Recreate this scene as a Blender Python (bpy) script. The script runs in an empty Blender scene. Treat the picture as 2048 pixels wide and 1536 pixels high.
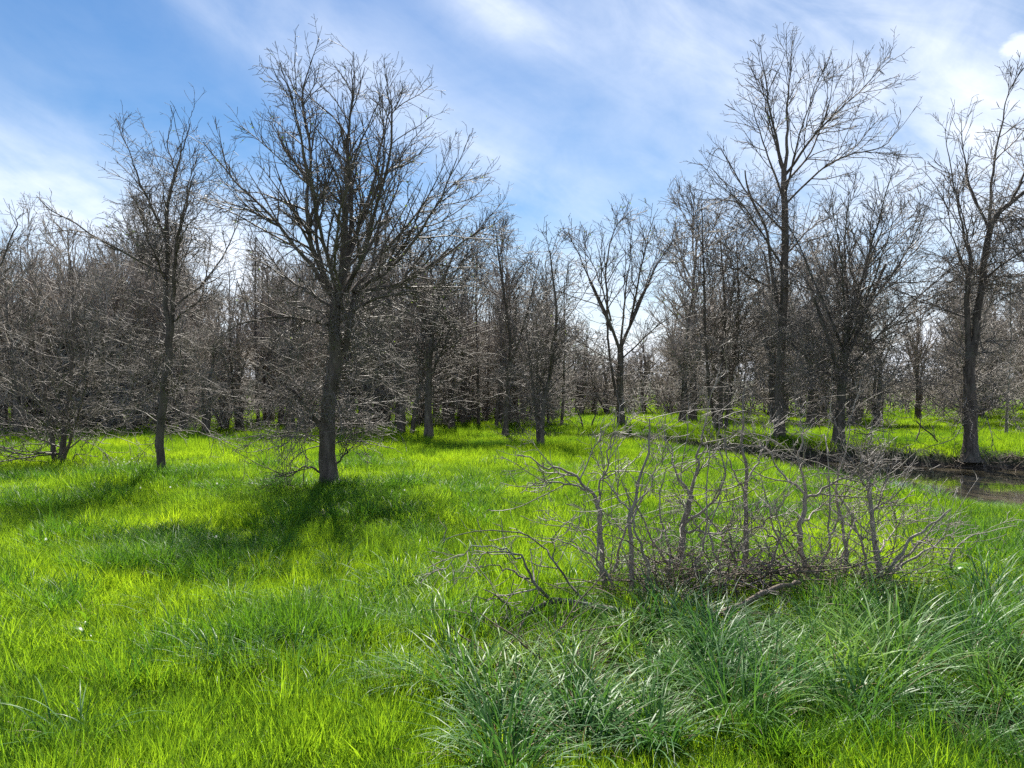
import bpy, math
import numpy as np
from mathutils import Vector

# ------------------------------------------------------------------ camera, sky, sun, exposure
scene = bpy.context.scene
COL = scene.collection
F, CX, CY, EYE = 1547.0, 1024.0, 768.0, 2.0          # focal length and centre of the 2048 px photograph, eye height
cam_d = bpy.data.cameras.new('camera')
cam_d.sensor_width = 36.0
cam_d.lens = 36.0 * F / 2048.0
cam_d.clip_end = 3000.0
cam = bpy.data.objects.new('camera', cam_d)
COL.objects.link(cam)
cam.location = (0, 0, EYE)
cam.rotation_euler = (math.radians(90), 0, 0)
scene.camera = cam

SUN_AZ, SUN_EL = math.radians(-4.0), math.radians(50.0)   # clockwise from +Y
sd = bpy.data.lights.new('sun', 'SUN')
sd.energy = 5.0
sd.angle = math.radians(0.53)
sd.color = (1.0, 0.95, 0.86)
sun = bpy.data.objects.new('sun', sd)
COL.objects.link(sun)
sun_dir = Vector((math.sin(SUN_AZ) * math.cos(SUN_EL), math.cos(SUN_AZ) * math.cos(SUN_EL), math.sin(SUN_EL)))
sun.rotation_euler = (-sun_dir).to_track_quat('-Z', 'Y').to_euler()
sun.location = sun_dir * 60

scene.view_settings.view_transform = 'Standard'
scene.view_settings.look = 'None'
scene.view_settings.gamma = 1.0
scene.view_settings.exposure = 1.2
scene.view_settings.use_curve_mapping = False
scene.render.engine = 'CYCLES'
scene.cycles.use_denoising = False
scene.cycles.max_bounces = 6
scene.cycles.adaptive_threshold = 0.02
scene.cycles.diffuse_bounces = 3
scene.cycles.glossy_bounces = 2
scene.cycles.transmission_bounces = 4
scene.cycles.sample_clamp_indirect = 4.0


class NT:
    """small helper to write node trees"""
    def __init__(self, tree):
        self.t = tree
        tree.nodes.clear()

    def n(self, typ, props=None, **ins):
        nd = self.t.nodes.new(typ)
        for k, v in (props or {}).items():
            setattr(nd, k, v)
        for k, v in ins.items():
            sock = nd.inputs[int(k[1:])] if k[0] == 'i' and k[1:].isdigit() else nd.inputs[k.replace('_', ' ')]
            if hasattr(v, 'is_output') or isinstance(v, bpy.types.NodeSocket):
                self.t.links.new(v, sock)
            else:
                sock.default_value = v
        return nd

    def m(self, op, a, b=0.0, c=0.0, clamp=False):
        nd = self.n('ShaderNodeMath', {'operation': op, 'use_clamp': clamp}, i0=a, i1=b, i2=c)
        return nd.outputs[0]

    def mix(self, f, a, b, blend='MIX'):
        nd = self.n('ShaderNodeMix', {'data_type': 'RGBA', 'blend_type': blend}, i0=f, i6=a, i7=b)
        return nd.outputs[2]

    def ramp(self, f, stops):
        nd = self.n('ShaderNodeValToRGB', None, i0=f)
        el = nd.color_ramp.elements
        while len(el) < len(stops):
            el.new(0.5)
        for e, (p, c) in zip(el, stops):
            e.position = p
            e.color = (*c, 1.0) if len(c) == 3 else c
        return nd.outputs[0]


def build_world():
    w = bpy.data.worlds.new('World')
    scene.world = w
    w.use_nodes = True
    g = NT(w.node_tree)
    sky = g.n('ShaderNodeTexSky', {'sky_type': 'NISHITA', 'sun_disc': False, 'sun_elevation': SUN_EL,
                                   'sun_rotation': SUN_AZ, 'air_density': 1.0, 'dust_density': 0.35,
                                   'ozone_density': 2.2, 'altitude': 200.0})
    tc = g.n('ShaderNodeTexCoord')
    sep = g.n('ShaderNodeSeparateXYZ', None, i0=tc.outputs['Generated'])
    x, y, z = sep.outputs
    az = g.m('ARCTAN2', x, y)
    el = g.m('ARCSINE', z)
    # streaky cirrus: noise drawn out along a slanting direction of the sky
    comb = g.n('ShaderNodeCombineXYZ', None, i0=az, i1=el, i2=0.0)
    mp = g.n('ShaderNodeMapping', {'vector_type': 'POINT'}, Vector=comb.outputs[0], Rotation=(0, 0, math.radians(27)), Scale=(1, 1, 1))
    st = g.n('ShaderNodeMapping', {'vector_type': 'POINT'}, Vector=mp.outputs[0], Scale=(2.6, 5.2, 1.0), Location=(3.1, 1.7, 0.4))
    n1 = g.n('ShaderNodeTexNoise', None, Vector=st.outputs[0], Scale=1.0, Detail=8.0, Roughness=0.58, Distortion=0.9).outputs[0]
    st2 = g.n('ShaderNodeMapping', None, Vector=mp.outputs[0], Scale=(6.0, 19.0, 1.0), Location=(8.0, 2.0, 1.0))
    n2 = g.n('ShaderNodeTexNoise', None, Vector=st2.outputs[0], Scale=1.0, Detail=8.0, Roughness=0.62, Distortion=1.2).outputs[0]
    cl = g.n('ShaderNodeMapping', None, Vector=comb.outputs[0], Scale=(6.0, 9.0, 1.0), Location=(1.3, 4.0, 2.0))
    n3 = g.n('ShaderNodeTexNoise', None, Vector=cl.outputs[0], Scale=1.0, Detail=9.0, Roughness=0.6, Distortion=0.4).outputs[0]
    # where the veils of cloud stand in the sky: (px, py, half length, half width, slant, weight)
    banks = [(1740, 110, 470, 240, 12, 0.85), (90, 390, 430, 110, 17, 0.95), (760, 180, 480, 120, 33, 0.42), (980, 20, 150, 50, 20, 0.8),
             (880, 260, 260, 80, 27, 0.36), (1250, 40, 300, 100, 5, 0.25), (1880, 330, 330, 160, 0, 0.6), (450, 40, 150, 40, 33, 0.22)]
    total = None
    for px, py, a, b, rot, wt in banks:
        ca = math.atan2(px - CX, F)
        ce = math.atan2((CY - py) * math.cos(ca), F)
        r = math.radians(rot)
        dx = g.m('SUBTRACT', az, ca)
        dy = g.m('SUBTRACT', el, ce)
        u = g.m('SUBTRACT', g.m('MULTIPLY', dx, math.cos(r)), g.m('MULTIPLY', dy, math.sin(r)))
        v = g.m('ADD', g.m('MULTIPLY', dx, math.sin(r)), g.m('MULTIPLY', dy, math.cos(r)))
        u = g.m('MULTIPLY', u, F / a)
        v = g.m('MULTIPLY', v, F / b)
        q = g.m('ADD', g.m('MULTIPLY', u, u), g.m('MULTIPLY', v, v))
        e = g.m('MULTIPLY', g.m('EXPONENT', g.m('MULTIPLY', q, -1.0)), wt)
        total = e if total is None else g.m('ADD', total, e)
    low = g.m('EXPONENT', g.m('MULTIPLY', g.m('MAXIMUM', el, 0.0), -9.0))         # thicker towards the horizon
    total = g.m('ADD', total, g.m('MULTIPLY', low, 2.7))
    back = g.m('MULTIPLY', g.m('SUBTRACT', 1.0, y), 0.25)                          # the same broken veil goes on behind
    total = g.m('ADD', total, back)
    tex = g.m('ADD', g.m('MULTIPLY', n1, 0.85), g.m('MULTIPLY', n2, 0.45))
    tex = g.m('SUBTRACT', g.m('ADD', tex, g.m('MULTIPLY', n3, 0.8)), 0.53)
    cover = g.m('MULTIPLY', total, g.m('MAXIMUM', tex, 0.0), clamp=True)
    cover = g.m('ADD', cover, g.m('MULTIPLY', g.m('SUBTRACT', n1, 0.5), 0.14), clamp=True)
    # one small bright cumulus edge high on the right
    ca = math.atan2(2050 - CX, F)
    ce = math.atan2((CY - 92) * math.cos(ca), F)
    dx = g.m('MULTIPLY', g.m('SUBTRACT', az, ca), F / 58)
    dy = g.m('MULTIPLY', g.m('SUBTRACT', el, ce), F / 38)
    q = g.m('SQRT', g.m('ADD', g.m('MULTIPLY', dx, dx), g.m('MULTIPLY', dy, dy)))
    st3 = g.n('ShaderNodeMapping', None, Vector=comb.outputs[0], Scale=(40.0, 50.0, 1.0))
    n4 = g.n('ShaderNodeTexNoise', None, Vector=st3.outputs[0], Scale=1.0, Detail=6.0, Roughness=0.6).outputs[0]
    cum = g.m('MULTIPLY', g.m('SUBTRACT', g.m('ADD', 0.55, n4), q), 1.5, clamp=True)
    cover = g.m('MAXIMUM', cover, g.m('MULTIPLY', cum, 0.85))
    tint = g.n('ShaderNodeHueSaturation', None, Color=sky.outputs[0], Saturation=1.45, Value=0.82, Fac=1.0)
    col = g.mix(cover, tint.outputs[0], (8.2, 8.7, 9.6, 1))
    bg = g.n('ShaderNodeBackground', None, Color=col, Strength=0.060)
    out = g.n('ShaderNodeOutputWorld')
    g.t.links.new(bg.outputs[0], out.inputs[0])


build_world()

# ------------------------------------------------------------------ helpers
def at(px, py, z=0.0):
    """place on the ground (height z) that the photograph shows at pixel px, py"""
    Y = (EYE - z) * F / (py - CY)
    return (px - CX) / F * Y, Y


def smooth(a, b, x):
    t = np.clip((x - a) / (b - a), 0, 1)
    return t * t * (3 - 2 * t)


_rg = np.random.default_rng(5)
_wv = [(_rg.uniform(-1, 1, 2), _rg.uniform(0, 6.28)) for _ in range(24)]


def wavy(x, y, f):
    """cheap smooth noise, about -1..1"""
    s = 0.0
    for k, (d, p) in enumerate(_wv):
        s = s + np.sin((x * d[0] + y * d[1]) * f * (1 + 0.35 * (k % 5)) + p)
    return s / 7.0


NEAR = np.array([(-60, 60), (-6, 37), (-1.5, 31.5), (1.2, 28.5), (4.6, 26), (6.2, 24.0), (6.7, 19.6), (7.3, 16.3), (8.0, 14.9), (8.9, 14.6), (10.4, 14.4), (20, 13.6), (60, 13)])
FAR = np.array([(-60, 60.2), (-6, 37.1), (-1.5, 31.9), (1.3, 29.8), (3.3, 28.9), (5.6, 26.7), (7.8, 23.7), (9.8, 22.8), (11.1, 21.8), (11.9, 21.2), (13.7, 20.5), (20, 20), (60, 19)])
WATER = -0.30


def creek(x, y):
    return y - np.interp(x, NEAR[:, 0], NEAR[:, 1]), np.interp(x, FAR[:, 0], FAR[:, 1]) - y


def ground_z(x, y):
    x = np.asarray(x, float)
    y = np.asarray(y, float)
    dn, df = creek(x, y)
    wob = 0.10 * wavy(x, y, 2.2)
    inside = np.minimum(smooth(-1.1, 0.6, dn + wob), smooth(-0.16, 0.12, df + wob))
    on = smooth(-3.0, 1.5, x)
    far_bank = 0.16 * smooth(0.0, 0.8, -df) * smooth(1.0, 4.0, x) * (1 - smooth(4, 14, -df))
    z = 0.05 * wavy(x, y, 0.55) + 0.018 * wavy(x, y, 2.1) - 0.58 * inside * on + far_bank
    z = z - 0.22 * smooth(-7.0, -0.3, dn) * (1 - smooth(-0.4, 0.3, dn)) * smooth(4.5, 8.0, x) * (df > 0) 
    return z + 0.0055 * np.maximum(y - 45, 0)


def link(name, data, parent=None):
    o = bpy.data.objects.new(name, data)
    COL.objects.link(o)
    if parent is not None:
        o.parent = parent
    return o


def tag(o, label=None, cat=None, group=None, kind=None):
    for k, v in (('label', label), ('category', cat), ('group', group), ('kind', kind)):
        if v:
            o[k] = v
    return o


def empty(name, loc, rz=0.0, sc=1.0):
    o = link(name, None)
    o.empty_display_size = 0.2
    o.location = loc
    o.rotation_euler = (0, 0, rz)
    o.scale = (sc, sc, sc)
    return o


def mesh_np(name, verts, quads, mats, tris=None, smooth_shade=True, midx=None):
    me = bpy.data.meshes.new(name)
    verts = np.asarray(verts, np.float32).reshape(-1, 3)
    nq = 0 if quads is None else len(quads)
    nt = 0 if tris is None else len(tris)
    me.vertices.add(len(verts))
    me.vertices.foreach_set('co', verts.ravel())
    loops = []
    if nq:
        loops.append(np.asarray(quads, np.int32).ravel())
    if nt:
        loops.append(np.asarray(tris, np.int32).ravel())
    loops = np.concatenate(loops)
    me.loops.add(len(loops))
    me.loops.foreach_set('vertex_index', loops)
    me.polygons.add(nq + nt)
    starts = np.concatenate([np.arange(nq) * 4, nq * 4 + np.arange(nt) * 3]).astype(np.int32)
    me.polygons.foreach_set('loop_start', starts)
    if smooth_shade:
        me.polygons.foreach_set('use_smooth', np.ones(nq + nt, bool))
    for m in mats if isinstance(mats, (list, tuple)) else [mats]:
        me.materials.append(m)
    if midx is not None:
        me.polygons.foreach_set('material_index', np.asarray(midx, np.int32))
    me.update(calc_edges=True)
    me.validate()
    return me


def nrm(v):
    return v / np.maximum(np.linalg.norm(v, axis=-1, keepdims=True), 1e-9)


def tube_arrays(groups, rough=None):
    """groups: (pts N,K,3; radii N,K; sides) -> vertices, quads"""
    V, Q, base = [], [], 0
    for pts, rad, S in groups:
        N, K = rad.shape
        if N == 0:
            continue
        T = nrm(np.gradient(pts, axis=1))
        mean = nrm(pts[:, -1] - pts[:, 0])
        ref = np.where(np.abs(mean[:, 2:3]) > 0.8, np.array([[0.9, 0.3, 0.1]]), np.array([[0.05, 0.1, 1.0]]))[:, None, :]
        U = nrm(np.cross(T, np.broadcast_to(ref, T.shape)))
        W = np.cross(T, U)
        a = np.arange(S) * 2 * math.pi / S
        rr = rad[:, :, None]
        if rough is not None and S >= 8:
            rr = rr * (1 + rough * np.random.default_rng(S * K + N).normal(0, 1, (N, K, S)))
        ring = pts[:, :, None, :] + rr[..., None] * (np.cos(a)[None, None, :, None] * U[:, :, None, :] + np.sin(a)[None, None, :, None] * W[:, :, None, :])
        V.append(ring.reshape(-1, 3))
        idx = base + np.arange(N * K * S).reshape(N, K, S)
        i0 = idx[:, :-1, :]
        i1 = idx[:, 1:, :]
        Q.append(np.stack([i0, np.roll(i0, -1, 2), np.roll(i1, -1, 2), i1], -1).reshape(-1, 4))
        base += N * K * S
    return np.concatenate(V), np.concatenate(Q)


def tube_mesh(name, groups, mat, rough=None):
    v, q = tube_arrays(groups, rough)
    return mesh_np(name, v, q, mat)


def resample(P, K):
    """Catmull-Rom through P (m,3) at K points"""
    P = np.asarray(P, float)
    m = len(P)
    Q = np.vstack([2 * P[0] - P[1], P, 2 * P[-1] - P[-2]])
    t = np.linspace(0, m - 1, K)
    i = np.minimum(t.astype(int), m - 2)
    f = (t - i)[:, None]
    a, b, c, d = Q[i], Q[i + 1], Q[i + 2], Q[i + 3]
    return 0.5 * ((2 * b) + (c - a) * f + (2 * a - 5 * b + 4 * c - d) * f ** 2 + (3 * b - a - 3 * c + d) * f ** 3)


def poly_len(pts):
    return np.linalg.norm(np.diff(pts, axis=1), axis=2).sum(1)


def spawn(rng, pts, rad, per_m, t0, t1, ang, ang_sd, L, L_taper, K, wig, up, rr, tip, rmax=9.9, flat=0.0, jit=0.35, minlen=0.03, rlen=None):
    """side shoots along every polyline of pts (N,Kp,3)"""
    N, Kp, _ = pts.shape
    ln = poly_len(pts)
    cnt = np.maximum(rng.poisson(np.maximum(per_m * ln * (t1 - t0), 0.01)), 0)
    if N and cnt.sum() == 0:
        cnt[0] = 1
    idx = np.repeat(np.arange(N), cnt)
    M = len(idx)
    if M == 0:
        return np.zeros((0, K, 3)), np.zeros((0, K))
    t = rng.uniform(t0, t1, M)
    f = t * (Kp - 1)
    i = np.minimum(f.astype(int), Kp - 2)
    g = (f - i)[:, None]
    p = pts[idx, i] * (1 - g) + pts[idx, i + 1] * g
    r = rad[idx, i] * (1 - g[:, 0]) + rad[idx, i + 1] * g[:, 0]
    T = nrm(pts[idx, i + 1] - pts[idx, i])
    rv = rng.normal(0, 1, (M, 3))
    U = nrm(rv - T * (rv * T).sum(1, keepdims=True))
    a = np.radians(np.clip(rng.normal(ang, ang_sd, M), 8, 150))[:, None]
    d = T * np.cos(a) + U * np.sin(a)
    d[:, 2] += flat
    d = nrm(d)
    length = np.maximum(L * (1 - L_taper * (t - t0) / max(t1 - t0, 1e-6)) * rng.uniform(1 - jit, 1 + jit, M), minlen)
    if rlen is not None:
        length = np.minimum(length, ln[idx] * rlen)
    r0 = np.minimum(np.minimum(r * rr, rmax), 0.008 + 0.03 * length)
    r0 = np.maximum(r0, tip)
    P = np.zeros((M, K, 3))
    P[:, 0] = p
    step = (length / (K - 1))[:, None]
    for k in range(1, K):
        d = d + rng.normal(0, wig, (M, 3))
        d[:, 2] += up
        d = nrm(d)
        P[:, k] = P[:, k - 1] + d * step
    R = r0[:, None] * (1 - np.linspace(0, 1, K)[None, :]) + tip * np.linspace(0, 1, K)[None, :]
    return P, R


def line_arr(P, r0, r1, K=14, wob=0.0, rng=None, flare=0.0, power=1.0):
    c = resample(P, K)
    if wob and rng is not None:
        n = rng.normal(0, wob, (K, 3))
        n[0] = 0
        n = (n + np.roll(n, 1, 0)) / 2
        n[0] = 0
        c = c + n
    s = np.linspace(0, 1, K) ** power
    r = r0 * (1 - s) + r1 * s
    r = r * (1 + flare * np.exp(-np.linspace(0, 1, K) * 17))
    return c[None], r[None]


# ------------------------------------------------------------------ materials
def new_mat(name):
    m = bpy.data.materials.new(name)
    m.use_nodes = True
    g = NT(m.node_tree)
    out = g.n('ShaderNodeOutputMaterial')
    return m, g, out


def bark_mat(name, dark, light, scale=9.0, stretch=0.25, moss=None, bump=0.6, rough=0.8, moss_amt=0.5):
    m, g, out = new_mat(name)
    tc = g.n('ShaderNodeTexCoord')
    mp = g.n('ShaderNodeMapping', None, Vector=tc.outputs['Object'], Scale=(1, 1, stretch))
    n1 = g.n('ShaderNodeTexNoise', None, Vector=mp.outputs[0], Scale=scale, Detail=6.0, Roughness=0.65, Distortion=0.6).outputs[0]
    n2 = g.n('ShaderNodeTexNoise', None, Vector=tc.outputs['Object'], Scale=1.3, Detail=3.0).outputs[0]
    c = g.ramp(n1, [(0.32, dark), (0.68, light)])
    oi = g.n('ShaderNodeObjectInfo')
    c = g.mix(1.0, c, g.ramp(oi.outputs['Random'], [(0, (0.8, 0.78, 0.76)), (1, (1.15, 1.13, 1.12))]), 'MULTIPLY')
    if moss:
        f = g.n('ShaderNodeMapRange', None, Value=n2, i1=moss_amt, i2=moss_amt + 0.12, i3=0.0, i4=0.75).outputs[0]
        n3 = g.n('ShaderNodeTexNoise', None, Vector=tc.outputs['Object'], Scale=38.0, Detail=2.0).outputs[0]
        f = g.m('MULTIPLY', f, g.n('ShaderNodeMapRange', None, Value=n3, i1=0.42, i2=0.55, i3=0.0, i4=1.0).outputs[0])
        c = g.mix(f, c, (*moss, 1))
    b = g.n('ShaderNodeBump', None, Strength=bump, Distance=0.02, Height=n1)
    bs = g.n('ShaderNodeBsdfPrincipled', None, Base_Color=c, Roughness=rough, Normal=b.outputs[0])
    bs.inputs['Specular IOR Level'].default_value = 0.2
    g.t.links.new(bs.outputs[0], out.inputs[0])
    return m


def leaf_mat(name, stops, trans=0.5, rough=0.42, spec=0.4, patch=0.35, tint=None, tcol=(1.20, 1.11, 0.5)):
    """thin leaves and blades: colour varies from tuft to tuft and over the field"""
    m, g, out = new_mat(name)
    oi = g.n('ShaderNodeObjectInfo')
    geo = g.n('ShaderNodeNewGeometry')
    n = g.n('ShaderNodeTexNoise', None, Vector=geo.outputs['Position'], Scale=patch, Detail=3.0, Roughness=0.6).outputs[0]
    n5 = g.n('ShaderNodeTexNoise', None, Vector=geo.outputs['Position'], Scale=26.0, Detail=1.0).outputs[0]
    f = g.m('ADD', g.m('MULTIPLY', oi.outputs['Random'], 0.30), g.m('MULTIPLY', g.m('SUBTRACT', n, 0.37), 2.0))
    f = g.m('ADD', f, g.m('MULTIPLY', g.m('SUBTRACT', n5, 0.5), 1.0), clamp=True)
    c = g.ramp(f, stops)
    bs = g.n('ShaderNodeBsdfPrincipled', None, Base_Color=c, Roughness=rough)
    bs.inputs['Specular IOR Level'].default_value = spec
    tr = g.n('ShaderNodeBsdfTranslucent', None, Color=g.mix(1.0, c, (*tcol, 1), 'MULTIPLY'))
    mx = g.n('ShaderNodeMixShader', None, i0=trans, i1=bs.outputs[0], i2=tr.outputs[0])
    g.t.links.new(mx.outputs[0], out.inputs[0])
    return m


M_BARK = bark_mat('bark_dark', (0.055, 0.046, 0.038), (0.20, 0.17, 0.145), moss=(0.16, 0.17, 0.13), moss_amt=0.56)
M_BARK_MOSS = bark_mat('bark_lichened', (0.05, 0.045, 0.037), (0.15, 0.135, 0.115), moss=(0.11, 0.14, 0.08), moss_amt=0.5)
M_TWIG = bark_mat('twig_brown', (0.115, 0.10, 0.087), (0.235, 0.208, 0.183), scale=5.0, bump=0.2, rough=0.55)
M_TWIG_SILHOUETTE = bark_mat('twig_silhouette', (0.075, 0.063, 0.053), (0.16, 0.137, 0.117), scale=5.0, bump=0.2, rough=0.6)  # crown twigs: backlit silhouette tone put into the colour, darker than twig_brown
M_TWIG_GREY = bark_mat('twig_grey', (0.17, 0.153, 0.135), (0.33, 0.30, 0.268), scale=5.0, bump=0.2, rough=0.5)
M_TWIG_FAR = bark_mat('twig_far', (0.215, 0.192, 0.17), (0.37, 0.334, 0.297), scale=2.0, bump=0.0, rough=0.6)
M_SAP = bark_mat('sapling_bark', (0.17, 0.15, 0.132), (0.40, 0.36, 0.32), scale=24.0, bump=0.3, rough=0.6, moss=(0.27, 0.29, 0.21), moss_amt=0.58)
M_LICHEN = bark_mat('lichen_bark', (0.06, 0.052, 0.045), (0.20, 0.18, 0.16), scale=20.0, bump=0.6, moss=(0.36, 0.42, 0.33), moss_amt=0.42)
M_DEAD = bark_mat('dead_wood', (0.085, 0.066, 0.049), (0.25, 0.205, 0.162), scale=16.0, bump=0.3, rough=0.75)
M_GRASS = leaf_mat('meadow_grass', [(0.0, (0.065, 0.17, 0.030)), (0.3, (0.155, 0.295, 0.026)), (0.6, (0.255, 0.425, 0.028)), (1.0, (0.38, 0.535, 0.036))], trans=0.6, spec=0.15, rough=0.5)
M_GRASS_FAR = M_GRASS
M_SEDGE = leaf_mat('sedge_green', [(0.0, (0.038, 0.12, 0.038)), (0.5, (0.09, 0.21, 0.048)), (1.0, (0.23, 0.38, 0.055))], trans=0.36, spec=0.27, rough=0.45, patch=1.0, tcol=(1.1, 1.1, 0.6))
M_DARKGRASS = leaf_mat('dark_grass', [(0.0, (0.05, 0.145, 0.025)), (0.5, (0.10, 0.24, 0.025)), (1.0, (0.19, 0.35, 0.03))], trans=0.5, spec=0.2, rough=0.45, patch=1.0)
M_DRY = leaf_mat('dry_grass', [(0.0, (0.13, 0.085, 0.045)), (0.5, (0.26, 0.19, 0.11)), (1.0, (0.42, 0.34, 0.22))], trans=0.3, spec=0.35, rough=0.5, patch=1.5, tcol=(1, 1, 0.9))
M_YOUNG = leaf_mat('young_leaf', [(0.0, (0.10, 0.16, 0.03)), (1.0, (0.24, 0.33, 0.07))], trans=0.5, tcol=(1.1, 1.1, 0.6))
M_BROAD = leaf_mat('broad_leaf', [(0.0, (0.09, 0.22, 0.02)), (1.0, (0.20, 0.36, 0.03))], trans=0.5, rough=0.35, patch=2.0)


def petal_mat():
    m, g, out = new_mat('white_petal')
    oi = g.n('ShaderNodeObjectInfo')
    c = g.ramp(oi.outputs['Random'], [(0, (0.72, 0.74, 0.74)), (1, (0.84, 0.84, 0.78))])
    bs = g.n('ShaderNodeBsdfPrincipled', None, Base_Color=c, Roughness=0.5)
    tr = g.n('ShaderNodeBsdfTranslucent', None, Color=c)
    mx = g.n('ShaderNodeMixShader', None, i0=0.4, i1=bs.outputs[0], i2=tr.outputs[0])
    g.t.links.new(mx.outputs[0], out.inputs[0])
    return m


M_PETAL = petal_mat()


def ground_mat():
    m, g, out = new_mat('meadow_soil')
    geo = g.n('ShaderNodeNewGeometry')
    sep = g.n('ShaderNodeSeparateXYZ', None, i0=geo.outputs['Position'])
    n1 = g.n('ShaderNodeTexNoise', None, Vector=geo.outputs['Position'], Scale=5.0, Detail=8.0, Roughness=0.7).outputs[0]
    n2 = g.n('ShaderNodeTexNoise', None, Vector=geo.outputs['Position'], Scale=0.5, Detail=4.0).outputs[0]
    soil = g.ramp(n1, [(0.3, (0.022, 0.017, 0.011)), (0.7, (0.062, 0.048, 0.031))])
    turf = g.ramp(n1, [(0.3, (0.022, 0.035, 0.010)), (0.7, (0.06, 0.085, 0.018))])
    c = g.mix(g.n('ShaderNodeMapRange', None, Value=n2, i1=0.36, i2=0.6, i3=0.45, i4=0.95).outputs[0], soil, turf)
    mud = g.n('ShaderNodeMapRange', None, Value=sep.outputs[2], i1=-0.06, i2=-0.2, i3=0.0, i4=1.0).outputs[0]
    c = g.mix(mud, c, g.ramp(n1, [(0.35, (0.022, 0.017, 0.012)), (0.7, (0.085, 0.066, 0.048))]))
    b = g.n('ShaderNodeBump', None, Strength=0.8, Distance=0.05, Height=n1)
    bs = g.n('ShaderNodeBsdfPrincipled', None, Base_Color=c, Roughness=0.9, Normal=b.outputs[0])
    g.t.links.new(bs.outputs[0], out.inputs[0])
    return m


def water_mat():
    m, g, out = new_mat('murky_water')
    geo = g.n('ShaderNodeNewGeometry')
    mp = g.n('ShaderNodeMapping', None, Vector=geo.outputs['Position'], Scale=(1.0, 1.6, 1.0))
    n1 = g.n('ShaderNodeTexNoise', None, Vector=mp.outputs[0], Scale=2.2, Detail=3.0, Roughness=0.5).outputs[0]
    n2 = g.n('ShaderNodeTexNoise', None, Vector=geo.outputs['Position'], Scale=0.9, Detail=4.0).outputs[0]
    b = g.n('ShaderNodeBump', None, Strength=0.045, Distance=0.05, Height=n1)
    c = g.ramp(n2, [(0.3, (0.07, 0.06, 0.038)), (0.7, (0.10, 0.085, 0.055))])
    bs = g.n('ShaderNodeBsdfPrincipled', None, Base_Color=c, Roughness=0.015, Normal=b.outputs[0])
    bs.inputs['IOR'].default_value = 1.33
    g.t.links.new(bs.outputs[0], out.inputs[0])
    return m


# ------------------------------------------------------------------ ground and water
def axis(lo, hi, step, far, n):
    core = np.arange(lo, hi + 1e-6, step)
    g = np.geomspace(1, 1 + far, n)[1:] - 1
    return np.concatenate([(lo - g)[::-1], core, hi + g])


def build_ground():
    xs = axis(-16, 22, 0.22, 900, 34)
    ys = axis(1.0, 34, 0.20, 1500, 46)
    X, Y = np.meshgrid(xs, ys)
    Z = ground_z(X, Y)
    v = np.stack([X, Y, Z], -1).reshape(-1, 3)
    nx, ny = len(xs), len(ys)
    i = np.arange(nx * ny).reshape(ny, nx)
    q = np.stack([i[:-1, :-1], i[:-1, 1:], i[1:, 1:], i[1:, :-1]], -1).reshape(-1, 4)
    tag(link('ground', mesh_np('ground', v, q, ground_mat())), kind='structure')
    xs = np.linspace(-1.5, 60, 60)
    n = np.interp(xs, NEAR[:, 0], NEAR[:, 1]) - 2.0
    f = np.interp(xs, FAR[:, 0], FAR[:, 1]) + 0.6
    vv = [(x, a + (b - a) * k / 4, WATER) for x, a, b in zip(xs, n, f) for k in range(5)]
    ii = np.arange(300).reshape(60, 5)
    q = np.stack([ii[:-1, :-1], ii[1:, :-1], ii[1:, 1:], ii[:-1, 1:]], -1).reshape(-1, 4)
    tag(link('creek_water', mesh_np('creek_water', vv, q, water_mat())), kind='structure')


build_ground()

# ------------------------------------------------------------------ trees
def twig_levels(rng, P, R, q):
    """everything thinner than a limb: branches, branchlets, twigs as tube groups"""
    g = []
    b1, r1 = spawn(rng, P, R, q['b_per'], q.get('b_t0', 0.15), 1.0, q['b_ang'], 14, q['b_len'], q.get('b_tap', 0.78), 8, q['wig'], q['up'], 0.62, q['tip'] * 1.5, rlen=0.95)
    b2, r2 = spawn(rng, b1, r1, q['c_per'], 0.12, 1.0, q.get('c_ang', 42), 14, q['c_len'], 0.45, 5, q['wig'] * 1.2, q['up'], 0.7, q['tip'])
    src, rad = b2, r2
    b3, r3 = spawn(rng, b2, r2, q['d_per'], 0.15, 1.0, 42, 15, q['d_len'], 0.4, 3, q['wig'] * 1.4, q['up'] * 0.7, 0.8, q['tip'])
    # shoots straight from the limb too, so no limb looks plucked
    e1, s1 = spawn(rng, P, R, q['c_per'] * 0.45, 0.1, 1.0, 50, 15, q['c_len'] * 0.9, 0.3, 5, q['wig'] * 1.2, q['up'], 0.4, q['tip'])
    e2, s2 = spawn(rng, e1, s1, q['d_per'], 0.15, 1.0, 42, 15, q['d_len'], 0.4, 3, q['wig'] * 1.4, q['up'], 0.8, q['tip'])
    return [(b1, r1, 4), (b2, r2, 3), (b3, r3, 3), (e1, s1, 3), (e2, s2, 3)], (b2, b3)


def skirt_levels(rng, P, R, q):
    """the fine drooping tangle on the lower trunk"""
    a, ra = spawn(rng, P, R, q['n'], q['t0'], q['t1'], q.get('ang', 76), 24, q['len'], q.get('tap', 0.2), 8, 0.21, q.get('droop', -0.03), 0.22, q['tip'] * 1.3, rmax=q.get('rmax', 0.022))
    b, rb = spawn(rng, a, ra, q['b_per'], 0.12, 1.0, 48, 18, q['b_len'], 0.35, 5, 0.24, q.get('droop', -0.03), 0.7, q['tip'])
    c, rc = spawn(rng, b, rb, q['c_per'], 0.1, 1.0, 50, 18, q['c_len'], 0.3, 3, 0.28, 0.0, 0.8, q['tip'])
    return [(a, ra, 4), (b, rb, 3), (c, rc, 3)]


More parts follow.
